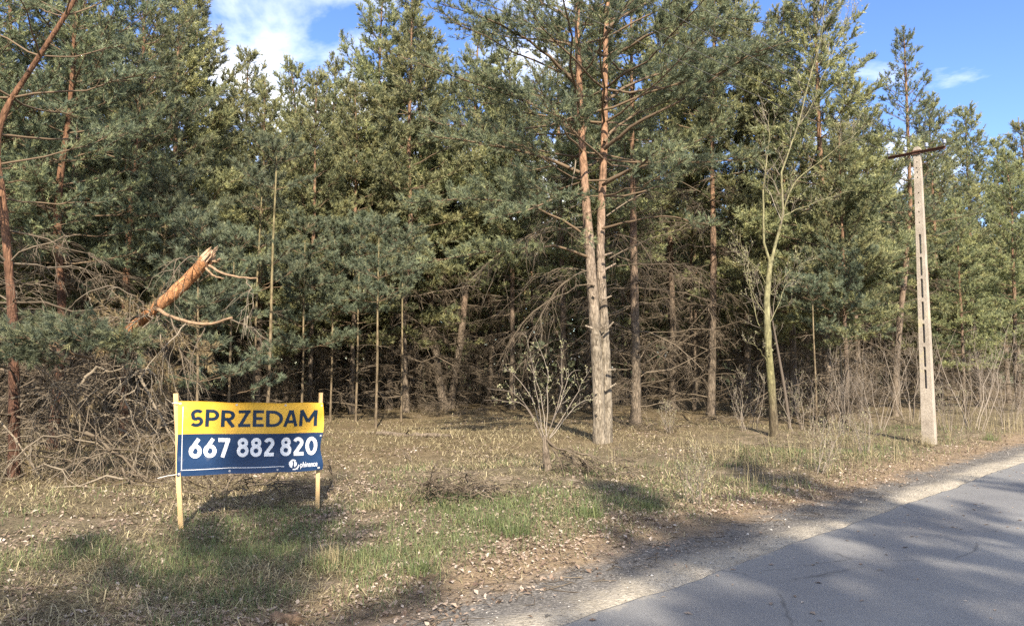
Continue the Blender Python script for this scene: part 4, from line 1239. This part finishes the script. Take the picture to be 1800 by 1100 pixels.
def concrete_pole():
    base = gp(1634, 778); D = base[1]
    zpx = lambda y: at(1620, y, D)[2] - gz(base)[2]
    H = zpx(259)
    sl = [(zpx(b), zpx(a), .055) for a, b in ((412, 447), (452, 485), (490, 524), (530, 563), (569, 603), (609, 645), (649, 683))]
    ho = [(zpx(y), x) for y, x in ((275, 0), (286, 0), (296, -.02), (304, 0), (313, 0), (340, .01), (357, 0), (373, 0), (392, 0))]
    root = thing('concrete_pole', 'weathered concrete power pole with slots and a rusty cross-arm by the road', 'utility pole', gz(base))
    root.rotation_euler = (0, 0, math.atan2(RU[1], RU[0]) - math.pi / 2)
    link('shaft', pole_mesh(H, .255, .135, .20, .11, sl, ho), root)
    # cross-arm: an L-section bar across the line
    g = G()
    def box(g, c, s):
        c, s = np.array(c), np.array(s) / 2
        V = np.array([c + s * (i, j, k) for i in (-1, 1) for j in (-1, 1) for k in (-1, 1)])
        g.add(V, [(0, 1, 3, 2), (4, 6, 7, 5), (0, 4, 5, 1), (2, 3, 7, 6), (0, 2, 6, 4), (1, 5, 7, 3)])
    zc = H - .12
    box(g, (0, -.095, zc), (1.2, .05, .008)); box(g, (0, -.072, zc - .03), (1.2, .008, .055))
    arm = g.build('cross_arm', M['rust'], root, False)
    g = G(); box(g, (0, -.08, zc - .01), (.19, .02, .09)); g.build('clamp', M['rust'], arm, False)
    pts = []
    for x in (-.58, -.22, .22, .58):
        g = G()
        prof = [(0, .012), (.05, .012), (.055, .035), (.085, .042), (.10, .03), (.115, .04), (.14, .036), (.155, .015)]
        tube(g, [(x, -.095, zc + a) for a, _ in prof], [b for _, b in prof], 10, None, True)
        g.build('insulator', M['porcelain'], root)
        pts.append(np.array((x, -.095, zc + .115)))
    return root, pts
pole, ins = concrete_pole()
tag(pole, group='poles of the power line')
bpy.context.view_layer.update()
span = 36.0
poles = [pole]
for sgn, lb in ((-1, 'concrete power pole next along the road, behind the photographer'), (1, 'concrete power pole next along the road, beyond the right edge')):
    p = np.array(pole.location)[:2] + RU * span * sgn
    poles.append(copy_tree(pole, gz(p), pole.rotation_euler[2], (1, 1, 1), lb))
bpy.context.view_layer.update()
nm = ('outermost power line wire on the wood side', 'second power line wire from the wood side', 'second power line wire from the road side', 'outermost power line wire on the road side')
for sgn, q, side in ((-1, poles[1], 'running from the pole up over the clearing'), (1, poles[2], 'running from the pole towards the right edge')):
    for k, pt in enumerate(ins):
        a = np.array(pole.matrix_world @ Vector(pt)); b = np.array(q.matrix_world @ Vector(pt))
        t = np.linspace(0, 1, 40)[:, None]
        P = a + (b - a) * t - UP * (.55 * 4 * t * (1 - t))
        g = G(); tube(g, P, np.full(40, .0042), 5)
        tag(g.build('power_wire', M['wire']), nm[k] + ', ' + side, 'wire', 'power line wires')

# ------------------------------------------------------------------ for-sale banner
def banner():
    PLb, PRb = gp(320, 934), gp(557, 897)
    root = thing('sale_banner', 'yellow and navy for-sale banner tied between two wooden stakes', 'banner', gz((PLb + PRb) / 2))
    org = np.array(root.location)
    yl, yr = PLb[1], PRb[1]
    TL, BL = at(313, 705, yl - .045), at(311, 837, yl - .045)
    TR, BR = at(569, 708, yr - .045), at(564, 825, yr - .045)
    nvec = nrm(np.cross(TR - TL, BL - TL)); nvec = nvec if nvec[1] < 0 else -nvec
    def surf(u, v, off=0.0):
        u, v = np.asarray(u, float), np.asarray(v, float)
        p = (TL * ((1 - u) * (1 - v))[..., None] + TR * (u * (1 - v))[..., None] + BL * ((1 - u) * v)[..., None] + BR * (u * v)[..., None])
        sag = .012 * np.sin(math.pi * u) * (1 - v) - .006 * np.sin(2 * math.pi * u) * v
        sc = .008 * np.abs(np.sin(math.pi * u * 3)) * (1 - v) * -1 + .006 * np.abs(np.sin(math.pi * u * 3)) * v
        rip = .010 * np.sin(u * 19 + v * 3) * (1 - v) + .012 * np.sin(u * 9 + v * 5 + 1) * np.sin(math.pi * v) + .006 * np.sin(u * 33 - v * 9) * np.exp(-((u - .03) / .06) ** 2 * .5) + .010 * np.sin(v * 14 + 1.2) * np.exp(-((u - 1) / .05) ** 2)
        rip = rip - .02 * np.exp(-((u - .42 + .3 * v) / .05) ** 2) * np.exp(-((v - .5) / .25) ** 2) * .5
        bulge = .03 * np.sin(math.pi * u) * np.sin(math.pi * np.clip(v, 0, 1)) ** .5
        edge = np.where(u > .97, .02 * np.sin((v - .1) * 9) * (u - .97) / .03, 0)
        right = (TR - TL) / np.linalg.norm(TR - TL)
        return p - UP * (sag + sc)[..., None] + nvec * (rip - bulge + off)[..., None] + right * edge[..., None] - org
    m_y, m_b = {}, {}
    def vinyl(name, c):
        m, nt, b = mat(name)
        tc = N_(nt, 'ShaderNodeTexCoord')
        no = N_(nt, 'ShaderNodeTexNoise', Scale=5.0, Detail=7.0, Roughness=.65); nt.links.new(tc.outputs['Object'], no.inputs['Vector'])
        n2 = N_(nt, 'ShaderNodeTexNoise', Scale=60.0, Detail=3.0); nt.links.new(tc.outputs['Object'], n2.inputs['Vector'])
        col = mix(nt, 1.0, c, ramp(nt, no.outputs['Fac'], [(.3, (.86, .86, .86)), (.7, (1.1, 1.1, 1.1))]), 'MULTIPLY')
        col = mix(nt, ramp(nt, no.outputs['Fac'], [(.60, (0, 0, 0)), (.78, (.16, .16, .16))]), col, (.45, .42, .38))
        nt.links.new(col, b.inputs['Base Color'])
        b.inputs['Roughness'].default_value = .42
        b.inputs['Specular IOR Level'].default_value = .4
        bp = N_(nt, 'ShaderNodeBump', Strength=.35, Distance=.02)
        nt.links.new(no.outputs['Fac'], bp.inputs['Height']); nt.links.new(bp.outputs[0], b.inputs['Normal'])
        return m
    VY, VB, VW, VN = vinyl('yellow_vinyl', (.78, .44, .05)), vinyl('navy_vinyl', (.010, .034, .095)), vinyl('white_print', (.80, .80, .82)), vinyl('navy_print', (.010, .028, .060))
    SPLIT = .443
    def sheet(name, v0, v1, m, nu=80, nv=24):
        u, v = np.meshgrid(np.linspace(0, 1, nu), np.linspace(v0, v1, nv), indexing='ij')
        ix = np.arange(nu * nv).reshape(nu, nv)
        Fq = np.stack((ix[:-1, :-1], ix[1:, :-1], ix[1:, 1:], ix[:-1, 1:]), -1).reshape(-1, 4)
        g = G()
        A = surf(u, v).reshape(-1, 3); Bk = surf(u, v, -.0016).reshape(-1, 3)
        g.add(A, Fq[:, ::-1]); g.add(Bk, Fq)
        rim = np.concatenate((ix[:, 0], ix[-1, 1:], ix[-2::-1, -1], ix[0, -2:0:-1]))
        n = nu * nv
        VV = np.vstack((A[rim], Bk[rim])); r = len(rim)
        g.add(VV, [(i, (i + 1) % r, r + (i + 1) % r, r + i) for i in range(r)])
        return g.build(name, m, root)
    yel, nav = sheet('yellow_panel', 0, SPLIT, VY), sheet('navy_panel', SPLIT, 1, VB)
    def wrap(me_name, V, F, m, parent, off=.0026):
        """(u,v) polygons laid on the sheet; long edges cut so that they follow it"""
        bm = bmesh.new()
        vs = [bm.verts.new((a, b, 0)) for a, b in V]
        for f in F:
            try: bm.faces.new([vs[i] for i in f])
            except ValueError: pass
        for _ in range(4):
            es = [e for e in bm.edges if math.hypot((e.verts[0].co.x - e.verts[1].co.x) * 1.5, (e.verts[0].co.y - e.verts[1].co.y) * .75) > .022]
            if not es: break
            bmesh.ops.subdivide_edges(bm, edges=es, cuts=1, use_grid_fill=False)
            bmesh.ops.triangulate(bm, faces=bm.faces[:])
        uv = np.array([(v.co.x, v.co.y) for v in bm.verts])
        P = surf(uv[:, 0], uv[:, 1], off)
        for v, p in zip(bm.verts, P): v.co = p
        me = bpy.data.meshes.new(me_name); bm.to_mesh(me); bm.free()
        for p in me.polygons: p.use_smooth = True
        me.materials.append(m)
        return link(me_name, me, parent)
    def text(s, u0, u1, v0, v1, m, parent, name, bold=.03, space=1.0, shear=0.0):
        c = bpy.data.curves.new('t', 'FONT'); c.body = s; c.size = 1; c.offset = bold; c.space_character = space; c.resolution_u = 4; c.shear = shear
        o = bpy.data.objects.new('t', c); COL.objects.link(o)
        dg = bpy.context.evaluated_depsgraph_get()
        me = bpy.data.meshes.new_from_object(o.evaluated_get(dg))
        co = np.array([v.co[:2] for v in me.vertices]); fs = [tuple(p.vertices) for p in me.polygons]
        bpy.data.objects.remove(o); bpy.data.curves.remove(c); bpy.data.meshes.remove(me)
        lo, hi = co.min(0), co.max(0)
        q = (co - lo) / (hi - lo)
        # merge duplicate points
        key = {}; mp = []; V = []
        for a in q:
            k = (round(a[0], 5), round(a[1], 5))
            if k not in key: key[k] = len(V); V.append((u0 + (u1 - u0) * a[0], v1 + (v0 - v1) * a[1]))
            mp.append(key[k])
        F = [tuple(dict.fromkeys(mp[i] for i in f)) for f in fs]
        return wrap(name, V, [f for f in F if len(f) > 2], m, parent)
    # letters drawn as thick strokes; x in cap heights, y 0 (top) to 1 (baseline)
    def arc(cx, cy, rx, ry, a0, a1, n=14):
        return [(cx + rx * math.cos(R(a)), cy - ry * math.sin(R(a))) for a in np.linspace(a0, a1, n)]
    def glyph(ch, w):
        h = w / 2; t, b = h, 1 - h
        if ch == 'S': return .62, [arc(.32, t + .21, .23, .21, 35, 180, 12) + arc(.32, .5 - .02, .2, .08, 200, 250, 4) + arc(.30, .62, .22, .12, 75, 30, 5) + arc(.29, b - .215, .25, .215, 15, -145, 14)]
        if ch == 'P': return .64, [[(h, 1), (h, 0)], [(h, t)] + arc(.33, t + .235, .235, .235, 90, -90, 14) + [(h, t + .47)]]
        if ch == 'R': return .68, [[(h, 1), (h, 0)], [(h, t)] + arc(.33, t + .225, .235, .225, 90, -90, 14) + [(h, t + .45)], [(.30, t + .45), (.60, 1)]]
        if ch == 'Z': return .66, [[(.03, t), (.64, t)], [(.55, .03), (.11, .97)], [(.03, b), (.65, b)]]
        if ch == 'E': return .56, [[(h, 1), (h, 0)], [(h, t), (.56, t)], [(h, .5), (.50, .5)], [(h, b), (.56, b)]]
        if ch == 'D': return .80, [[(h, 1), (h, 0)], [(h, t)] + arc(.33, .5, .47 - h + .06, .5 - h, 90, -90, 18) + [(h, b)]]
        if ch == 'A': return .78, [[(.07, 1), (.36, 0)], [(.71, 1), (.42, 0)], [(.18, .70), (.60, .70)]]
        if ch == 'M': return .98, [[(h, 1), (h, 0)], [(.98 - h, 1), (.98 - h, 0)], [(h + .01, .02), (.49, .74)], [(.97 - h, .02), (.49, .74)]]
        if ch == '6': return .64, [[(.50, .03), (.20, .46), (.13, .60)], arc(.32, b - .25, .235, .25, 0, 360, 26)]
        if ch == '7': return .62, [[(.02, t), (.60, t)], [(.53, .03), (.20, 1)]]
        if ch == '8': return .64, [arc(.32, t + .17, .19, .175, 0, 360, 24), arc(.32, b - .215, .235, .225, 0, 360, 26)]
        if ch == '2': return .62, [arc(.30, t + .20, .21, .20, 160, -20, 14) + [(.42, .48), (.10, b - .01)], [(.04, b), (.60, b)]]
        if ch == '0': return .68, [arc(.34, .5, .245, .5 - h, 0, 360, 30)]
        return .14, []
    def stroke_text(s, u0, u1, v0, v1, w, m, parent, name):
        adv, sets = [], []
        for ch in s:
            a, st = glyph(ch, w); adv.append(a); sets.append(st)
        gap_ = .11
        tot = sum(adv) + gap_ * (len(s) - 1); sx = (u1 - u0) / tot; x = 0
        for ch, a, st in zip(s, adv, sets):
            if st:
                lay_ = .0026; grp = None
                for k, pl in enumerate(st):
                    p = np.array(pl, float); closed = len(p) > 20 and np.allclose(p[0], p[-1], atol=1e-6)
                    d = np.gradient(p, axis=0)
                    if closed:
                        d[0] = d[-1] = p[1] - p[-2]
                    d = nrm(d); nn = np.column_stack((-d[:, 1], d[:, 0]))
                    L_, R_ = p + nn * w / 2, p - nn * w / 2
                    q = np.vstack((L_, R_)); n = len(p)
                    V = [(u0 + (x + e[0]) * sx, v0 + (v1 - v0) * e[1]) for e in q]
                    o = wrap(name if grp is None else 'letter_stroke', V, [(i, i + 1, n + i + 1, n + i) for i in range(n - 1)], m, parent, lay_ + .0004 * k)
                    if grp is None: grp = o
                    else:
                        me = grp.data; bm = bmesh.new(); bm.from_mesh(me); bm.from_mesh(o.data); bm.to_mesh(me); bm.free()
                        old = o.data; bpy.data.objects.remove(o); bpy.data.meshes.remove(old)
            x += a + gap_
    stroke_text('SPRZEDAM', .076, .958, .108, .345, .178, VN, yel, 'letter')
    stroke_text('667 882 820', .074, .962, .502, .768, .195, VW, nav, 'digit')
    text('phinance', .840, .966, .862, .962, VW, nav, 'brand_lettering', .008)
    quad = [(0, 1, 2, 3)]
    wrap('border_line', [(.026, .07), (.030, .07), (.030, SPLIT), (.026, SPLIT)], quad, VW, yel)
    wrap('border_line', [(.026, SPLIT), (.030, SPLIT), (.030, .922), (.026, .922)], quad, VW, nav)
    wrap('border_line', [(.024, .916), (.72, .916), (.72, .924), (.024, .924)], quad, VW, nav, .0029)
    # emblem: a round p-like mark and a crescent round its lower right
    def ring(cu, cv, r0, r1, a0, a1, n=24):
        A = np.linspace(a0, a1, n)
        V = [(cu + r1 * math.cos(a) / 2, cv - r1 * math.sin(a)) for a in A] + [(cu + r0 * math.cos(a) / 2, cv - r0 * math.sin(a)) for a in A]
        return V, [(i, i + 1, n + i + 1, n + i) for i in range(n - 1)]
    def disc(cu, cv, r, a0, a1, n=20):
        A = np.linspace(a0, a1, n)
        return [(cu, cv)] + [(cu + r * math.cos(a) / 2, cv - r * math.sin(a)) for a in A], [(0, i, i + 1) for i in range(1, n)]
    V, F = disc(.785, .885, .060, R(100), R(255)); wrap('emblem', V, F, VW, nav)
    V, F = ring(.786, .884, .044, .064, R(50), R(112)); wrap('emblem', V, F, VW, nav, .0030)
    V, F = disc(.792, .887, .042, R(-85), R(85)); wrap('emblem', V, F, VW, nav)
    V, F = ring(.791, .888, .066, .085, R(-105), R(-8)); wrap('emblem', V, F, VW, nav, .0032)
    wrap('emblem', [(.817, .955), (.822, .955), (.822, .965), (.817, .965)], quad, VW, nav)
    for u, v in ((.012, .03), (.37, .03), (.71, .03), (.985, .04), (.012, .97), (.335, .965), (.67, .965), (.975, .965), (.985, .49)):
        g = G()
        A = np.linspace(0, 2 * math.pi, 13)[:-1]
        V, F = [], []
        for r in (.004, .011):
            V += [surf(u + r / 1.5 * math.cos(a), v + r / .75 * math.sin(a), .004) for a in A]
        g.add(np.array(V), [(i, (i + 1) % 12, 12 + (i + 1) % 12, 12 + i) for i in range(12)])
        g.build('eyelet', M['steel'], yel if v < SPLIT else nav)
    # stakes
    def stake(pb, pt, w):
        ax = nrm(pt - pb); a = np.array((1.0, .25, 0)); a = nrm(a - ax * (a @ ax)); b = np.cross(ax, a)
        rng = np.random.default_rng(3)
        g = G(); V = []
        for t in np.linspace(0, 1, 8):
            c = pb + (pt - pb) * t + (a * rng.normal(0, .003) + b * rng.normal(0, .003))
            V += [c + (a * i + b * j) * w / 2 for i, j in ((-1, -1), (-1, -.7), (-.7, -1)) [:0]] + [c + (a * i + b * j) * w / 2 for i, j in ((-1, -.8), (-.8, -1), (.8, -1), (1, -.8), (1, .8), (.8, 1), (-.8, 1), (-1, .8))]
        F = [(8 * k + i, 8 * k + (i + 1) % 8, 8 * k + 8 + (i + 1) % 8, 8 * k + 8 + i) for k in range(7) for i in range(8)]
        g.add(np.array(V), F)
        top = np.array(V[-8:]); g.add(np.vstack((top, top.mean(0)[None])), [(i, (i + 1) % 8, 8) for i in range(8)])
        return g.build('stake', M['stake'], root, False)
    pt = at(310, 691, yl) - org; pb = PLb - org; pb[2] = -.15
    stake(pb, pt, .047)
    pt = at(564.5, 690, yr) - org; pb = PRb - org; pb[2] = -.15
    stake(pb, pt, .046)
    for u, v, px, py in ((.012, .03, 303, 708), (.012, .97, 277, 840)):
        g = G(); a = surf(np.array(u), np.array(v), .006); e = at(px, py, yl - .05) - org
        tube(g, [a, (a + e) / 2 + (0, -.01, .006), e], [.0026] * 3, 5); g.build('tie_string', M['string'], root)
banner()

# ------------------------------------------------------------------ ground cover: leaves, grass, twigs, pebbles
def scatter(n, rng, rmin=3.6, rmax=30, ang=.82):
    r = np.exp(rng.uniform(math.log(rmin), math.log(rmax), n))
    a = rng.uniform(-ang, ang, n)
    return r * np.sin(a), r * np.cos(a)

def lay(rng, x, y, size, tilt, tone, mat_, name, label, lift=.006, fold=.25, asp=.62):
    n = len(x)
    z = ground_h(x, y) + lift
    ph = rng.uniform(0, 6.28, n)
    nn = nrm(np.column_stack((rng.normal(0, tilt, n), rng.normal(0, tilt, n), np.ones(n))))
    a = nrm(np.cross(nn, np.column_stack((np.cos(ph), np.sin(ph), np.zeros(n))))); b = np.cross(nn, a)
    s = size[:, None] / 2
    c = np.column_stack((x, y, z)) + nn * s * .4
    up = nn * s * fold * rng.normal(1, .8, (n, 1))
    V = np.stack((c - a * s, c - b * s * asp + up, c + a * s, c + b * s * asp + up), 1)
    i = np.arange(n) * 4
    g = G(); g.add(V.reshape(-1, 3), np.concatenate((np.stack((i, i + 1, i + 2), 1), np.stack((i, i + 2, i + 3), 1))), np.repeat(np.clip(tone, 0, 1), 4))
    return tag(g.build(name, M[mat_], None, False), label, kind='stuff')

def blades(rng, x, y, L, w, lean, tone, mat_, name, label, dirn=None):
    n = len(x)
    z = ground_h(x, y) - .005
    ph = rng.uniform(0, 6.28, n)
    d = np.column_stack((np.cos(ph), np.sin(ph), np.zeros(n)))
    sd = np.column_stack((-np.sin(ph), np.cos(ph), np.zeros(n))) * (w / 2)[:, None]
    tw = rng.uniform(-.8, .8, n); sd = sd * np.cos(tw)[:, None] + d * (np.sin(tw) * w / 2)[:, None]
    p0 = np.column_stack((x, y, z))
    p1 = p0 + nrm(d * lean[:, None] * .6 + UP) * (L * .55)[:, None]
    p2 = p1 + nrm(d * (lean * 1.8)[:, None] + UP * .7 - UP * (lean * .35)[:, None]) * (L * .45)[:, None]
    p2[:, 2] = np.maximum(p2[:, 2], z + .004)
    V = np.stack((p0 - sd, p0 + sd, p1 + sd * .75, p1 - sd * .75, p2), 1)
    i = np.arange(n) * 5
    g = G(); T_ = np.repeat(np.clip(tone, 0, 1), 5)
    g.add(V.reshape(-1, 3), np.stack((i, i + 1, i + 2, i + 3), 1), T_)
    g.f3.append(np.stack((i + 3, i + 2, i + 4), 1))
    return tag(g.build(name, M[mat_], None, False), label, kind='stuff')

rng = np.random.default_rng(77)
x, y = (np.concatenate(q) for q in zip(scatter(110000, rng, 3.6, 26), scatter(50000, rng, 3.6, 9), scatter(40000, rng, 9, 20)))
s = road_s(x, y)
m1 = vnoise(x, y, 1.6, 21) * .6 + vnoise(x, y, .5, 22) * .4
near_road = np.exp(-((s - 1.7) / .9) ** 2)
keep = (s > .25) & (rng.random(len(x)) < np.clip(.10 + .9 * (m1 - .42) * 2.2 + .65 * near_road, .04, .95) * np.clip((s - .55) / .9, .015, 1))
x, y = x[keep], y[keep]
lay(rng, x, y, rng.gamma(5.5, .006, len(x)).clip(.014, .06), .5, rng.beta(1.5, 2.0, len(x)), 'leaf', 'leaf_litter', 'pale fallen leaves strewn over verge and clearing')

x, y = (np.concatenate(q) for q in zip(scatter(150000, rng, 3.6, 32), scatter(60000, rng, 3.6, 9.5), scatter(110000, rng, 9, 24)))
s = road_s(x, y)
m1 = vnoise(x, y, 1.9, 31) * .55 + vnoise(x, y, .45, 32) * .45
keep = (s > .9) & (rng.random(len(x)) < np.clip((m1 - .33) * 3, .05, 1) * np.clip((s - .9) / 1.4, 0, 1))
x, y = x[keep], y[keep]
r_ = np.hypot(x, y)
L = rng.uniform(.06, .18, len(x)) * (1 + .4 * (rng.random(len(x)) < .1)) * np.clip(r_ / 10, 1, 1.4)
blades(rng, x, y, L, rng.uniform(.004, .008, len(x)) * np.clip(r_ / 7, 1, 1.5), rng.uniform(.9, 7.0, len(x)), rng.beta(1.2, 1.3, len(x)), 'straw', 'dry_grass', 'dry straw-coloured grass lying over the clearing')

x, y = (np.concatenate(q) for q in zip(scatter(170000, rng, 3.6, 24), scatter(60000, rng, 3.6, 9.5)))
s = road_s(x, y)
m2 = vnoise(x, y, 1.3, 41) * .6 + vnoise(x, y, .35, 42) * .4
band = np.exp(-((s - 3.2) / 2.3) ** 2)
keep = (s > .9) & (rng.random(len(x)) < np.clip((m2 - .49 + .22 * (band - .4)) * 4.5, 0, 1) * np.clip((s - 1.0) / 1.2, 0, 1) * (.15 + .85 * band))
x, y = x[keep], y[keep]
r_ = np.hypot(x, y)
blades(rng, x, y, rng.uniform(.04, .13, len(x)) * (1 + .5 * vnoise(x, y, .8, 43)), rng.uniform(.0035, .0065, len(x)) * np.clip(r_ / 7, 1, 1.6), rng.uniform(.15, 1.3, len(x)), rng.beta(1.4, 1.4, len(x)), 'grass', 'green_grass', 'short green grass growing on the verge')

# a few leaves and needles blown onto the asphalt
n = 260
u = rng.uniform(-2, 22, n); sv = -rng.gamma(1.3, .7, n) - .05
p = u[:, None] * RU + (S0 + sv)[:, None] * RN
zr = np.interp(-sv, [0, .03, 1.2, 2.8, 5.5], [0, .006, .02, .035, .006]) + .004
ph = rng.uniform(0, 6.28, n); szr = rng.uniform(.012, .035, n)
ex = np.column_stack((np.cos(ph), np.sin(ph), np.zeros(n))) * szr[:, None]; ey = np.column_stack((-np.sin(ph), np.cos(ph), np.zeros(n))) * (szr * rng.uniform(.15, .6, n))[:, None]
c0 = np.column_stack((p, zr)); lift = UP * (szr * .3)[:, None]
g = G(); i4 = np.arange(n) * 4
g.add(np.stack((c0 - ex, c0 - ey + lift, c0 + ex, c0 + ey + lift * .5), 1).reshape(-1, 3), np.concatenate((np.stack((i4, i4 + 1, i4 + 2), 1), np.stack((i4, i4 + 2, i4 + 3), 1))), np.repeat(rng.beta(1.5, 2, n), 4))
tag(g.build('road_litter', M['leaf'], None, False), 'a few dry leaves blown onto the asphalt', kind='stuff')

# tall tufts, one by one
def tuft(seed, px, py, n, L, label, m='grass', cat='grass tuft', name='grass_tuft'):
    c = gp(px, py); r = np.random.default_rng(seed)
    x = c[0] + r.normal(0, .09, n); y = c[1] + r.normal(0, .09, n)
    o = blades(r, x, y, r.uniform(.5, 1.1, n) * L, r.uniform(.004, .007, n), r.uniform(.1, 1.0, n), r.beta(2, 2, n), m, name, label)
    del o['kind']; o['category'] = cat
    o['group'] = 'grass tufts on the verge'
tuft(401, 1038, 915, 160, .26, 'bright green upright grass tuft on the verge near the centre')
tuft(402, 912, 945, 150, .24, 'green grass tuft left of the brightest upright tuft')
tuft(403, 865, 935, 130, .22, 'grass tuft third from the brightest, right of the twig tangle')
tuft(404, 740, 1000, 160, .2, 'green grass tuft below the twig tangle, near the bottom')
tuft(405, 1140, 892, 110, .18, 'small green grass tuft right of the brightest upright tuft')
tuft(406, 585, 985, 130, .26, 'pale straw tuft in front of the right stake', 'straw')
tuft(407, 1340, 860, 90, .16, 'small green grass tuft at the verge edge on the right')
tuft(408, 1740, 772, 140, .25, 'green grass tuft beside the road at the far right')
tuft(409, 320, 940, 60, .12, 'little grass tuft at the foot of the left stake')
tuft(410, 660, 900, 90, .2, 'dry grass tuft between right stake and twig tangle', 'straw')

tuft(411, 1628, 782, 120, .34, 'dry grass tuft hugging the foot of the concrete pole', 'straw')
tuft(412, 1045, 790, 70, .14, 'thin dry tuft at the left foot of the twin-stemmed pine', 'straw')
tuft(413, 1360, 778, 80, .2, 'dry grass tuft at the foot of the forked green-barked tree', 'straw')

# dry upright stalks at the verge on the right
n = 2600
u = rng.uniform(9, 30, n); sv = rng.uniform(1.3, 5.0, n)
p = u[:, None] * RU + (S0 + sv)[:, None] * RN
k = rng.random(n) < np.clip((vnoise(p[:, 0], p[:, 1], 1.2, 51) - .3) * 2.4, .05, 1)
p = p[k]; n = len(p)
blades(rng, p[:, 0], p[:, 1], rng.uniform(.2, .75, n), rng.uniform(.005, .009, n), rng.uniform(.03, .5, n), rng.beta(2, 2, n) * .9, 'straw', 'dry_stalks', 'dry upright weed stalks along the verge at the right')

# fine twigs and needle litter on the ground
n = 6000
x, y = scatter(n, rng, 3.8, 30)
s = road_s(x, y); k = s > .5; x, y = x[k], y[k]; n = len(x)
ph = rng.uniform(0, 6.28, n); L = rng.uniform(.05, .3, n)
d = np.column_stack((np.cos(ph), np.sin(ph), rng.normal(0, .12, n)))
P0 = np.column_stack((x, y, ground_h(x, y) + .012))
q = np.linspace(-.5, .5, 3)[None, :, None]
P = P0[:, None] + d[:, None] * L[:, None, None] * q + rng.normal(0, .01, (n, 3, 3))
V, F = tubes(P, rng.uniform(.0015, .004, (n, 1)) * np.ones((1, 3)), 3)
g = G(); g.add(V, F, np.repeat(rng.uniform(.1, .8, n), 9))
tag(g.build('twig_litter', M['dead']), 'small dead twigs scattered over the ground', kind='stuff')

# pebbles and chippings along the asphalt
n = 5000
u = rng.uniform(0, 26, n) ** 1.0; sv = rng.gamma(2.2, .32, n) + .06
p = u[:, None] * RU + (S0 + sv)[:, None] * RN
sz = rng.uniform(.003, .009, n) * (1 + 1.0 * (rng.random(n) < .05))
oct_ = np.array(((1, 0, 0), (0, 1, 0), (-1, 0, 0), (0, -1, 0), (0, 0, .7), (0, 0, -.7)))
V = np.column_stack((p, ground_h(p[:, 0], p[:, 1]) + sz * .3))[:, None] + oct_[None] * sz[:, None, None] * rng.uniform(.6, 1.3, (n, 6, 1))
Fo = np.array([(0, 1, 4), (1, 2, 4), (2, 3, 4), (3, 0, 4), (1, 0, 5), (2, 1, 5), (3, 2, 5), (0, 3, 5)])
g = G(); g.add(V.reshape(-1, 3), (np.arange(n)[:, None, None] * 6 + Fo[None]).reshape(-1, 3), np.repeat(rng.beta(1.2, 2.2, n), 6))
tag(g.build('gravel', M['pebble'], None, False), 'dark gravel and pale pebbles along the asphalt edge', kind='stuff')

# a lump of rotten wood near the bottom edge
g = G(); rr = np.random.default_rng(9); c = gp(505, 1080)
P = np.array(gz(c)) + np.array([(-.11, .02, .03), (-.07, 0, .04), (0, .01, .045), (.06, -.01, .04), (.1, 0, .03)])
V, F = tubes(P[None], np.array([[.012, .035, .045, .04, .015]]), 9); V = V * (1, 1, 1) + rr.normal(0, .014, V.shape) - (0, 0, .012)
g.add(V, F); tag(g.build('rotten_wood_lump', flat('rotten_wood', (.15, .10, .065), .95, (25, .5))), 'brown lump of rotten wood lying near the bottom edge', 'wood lump')
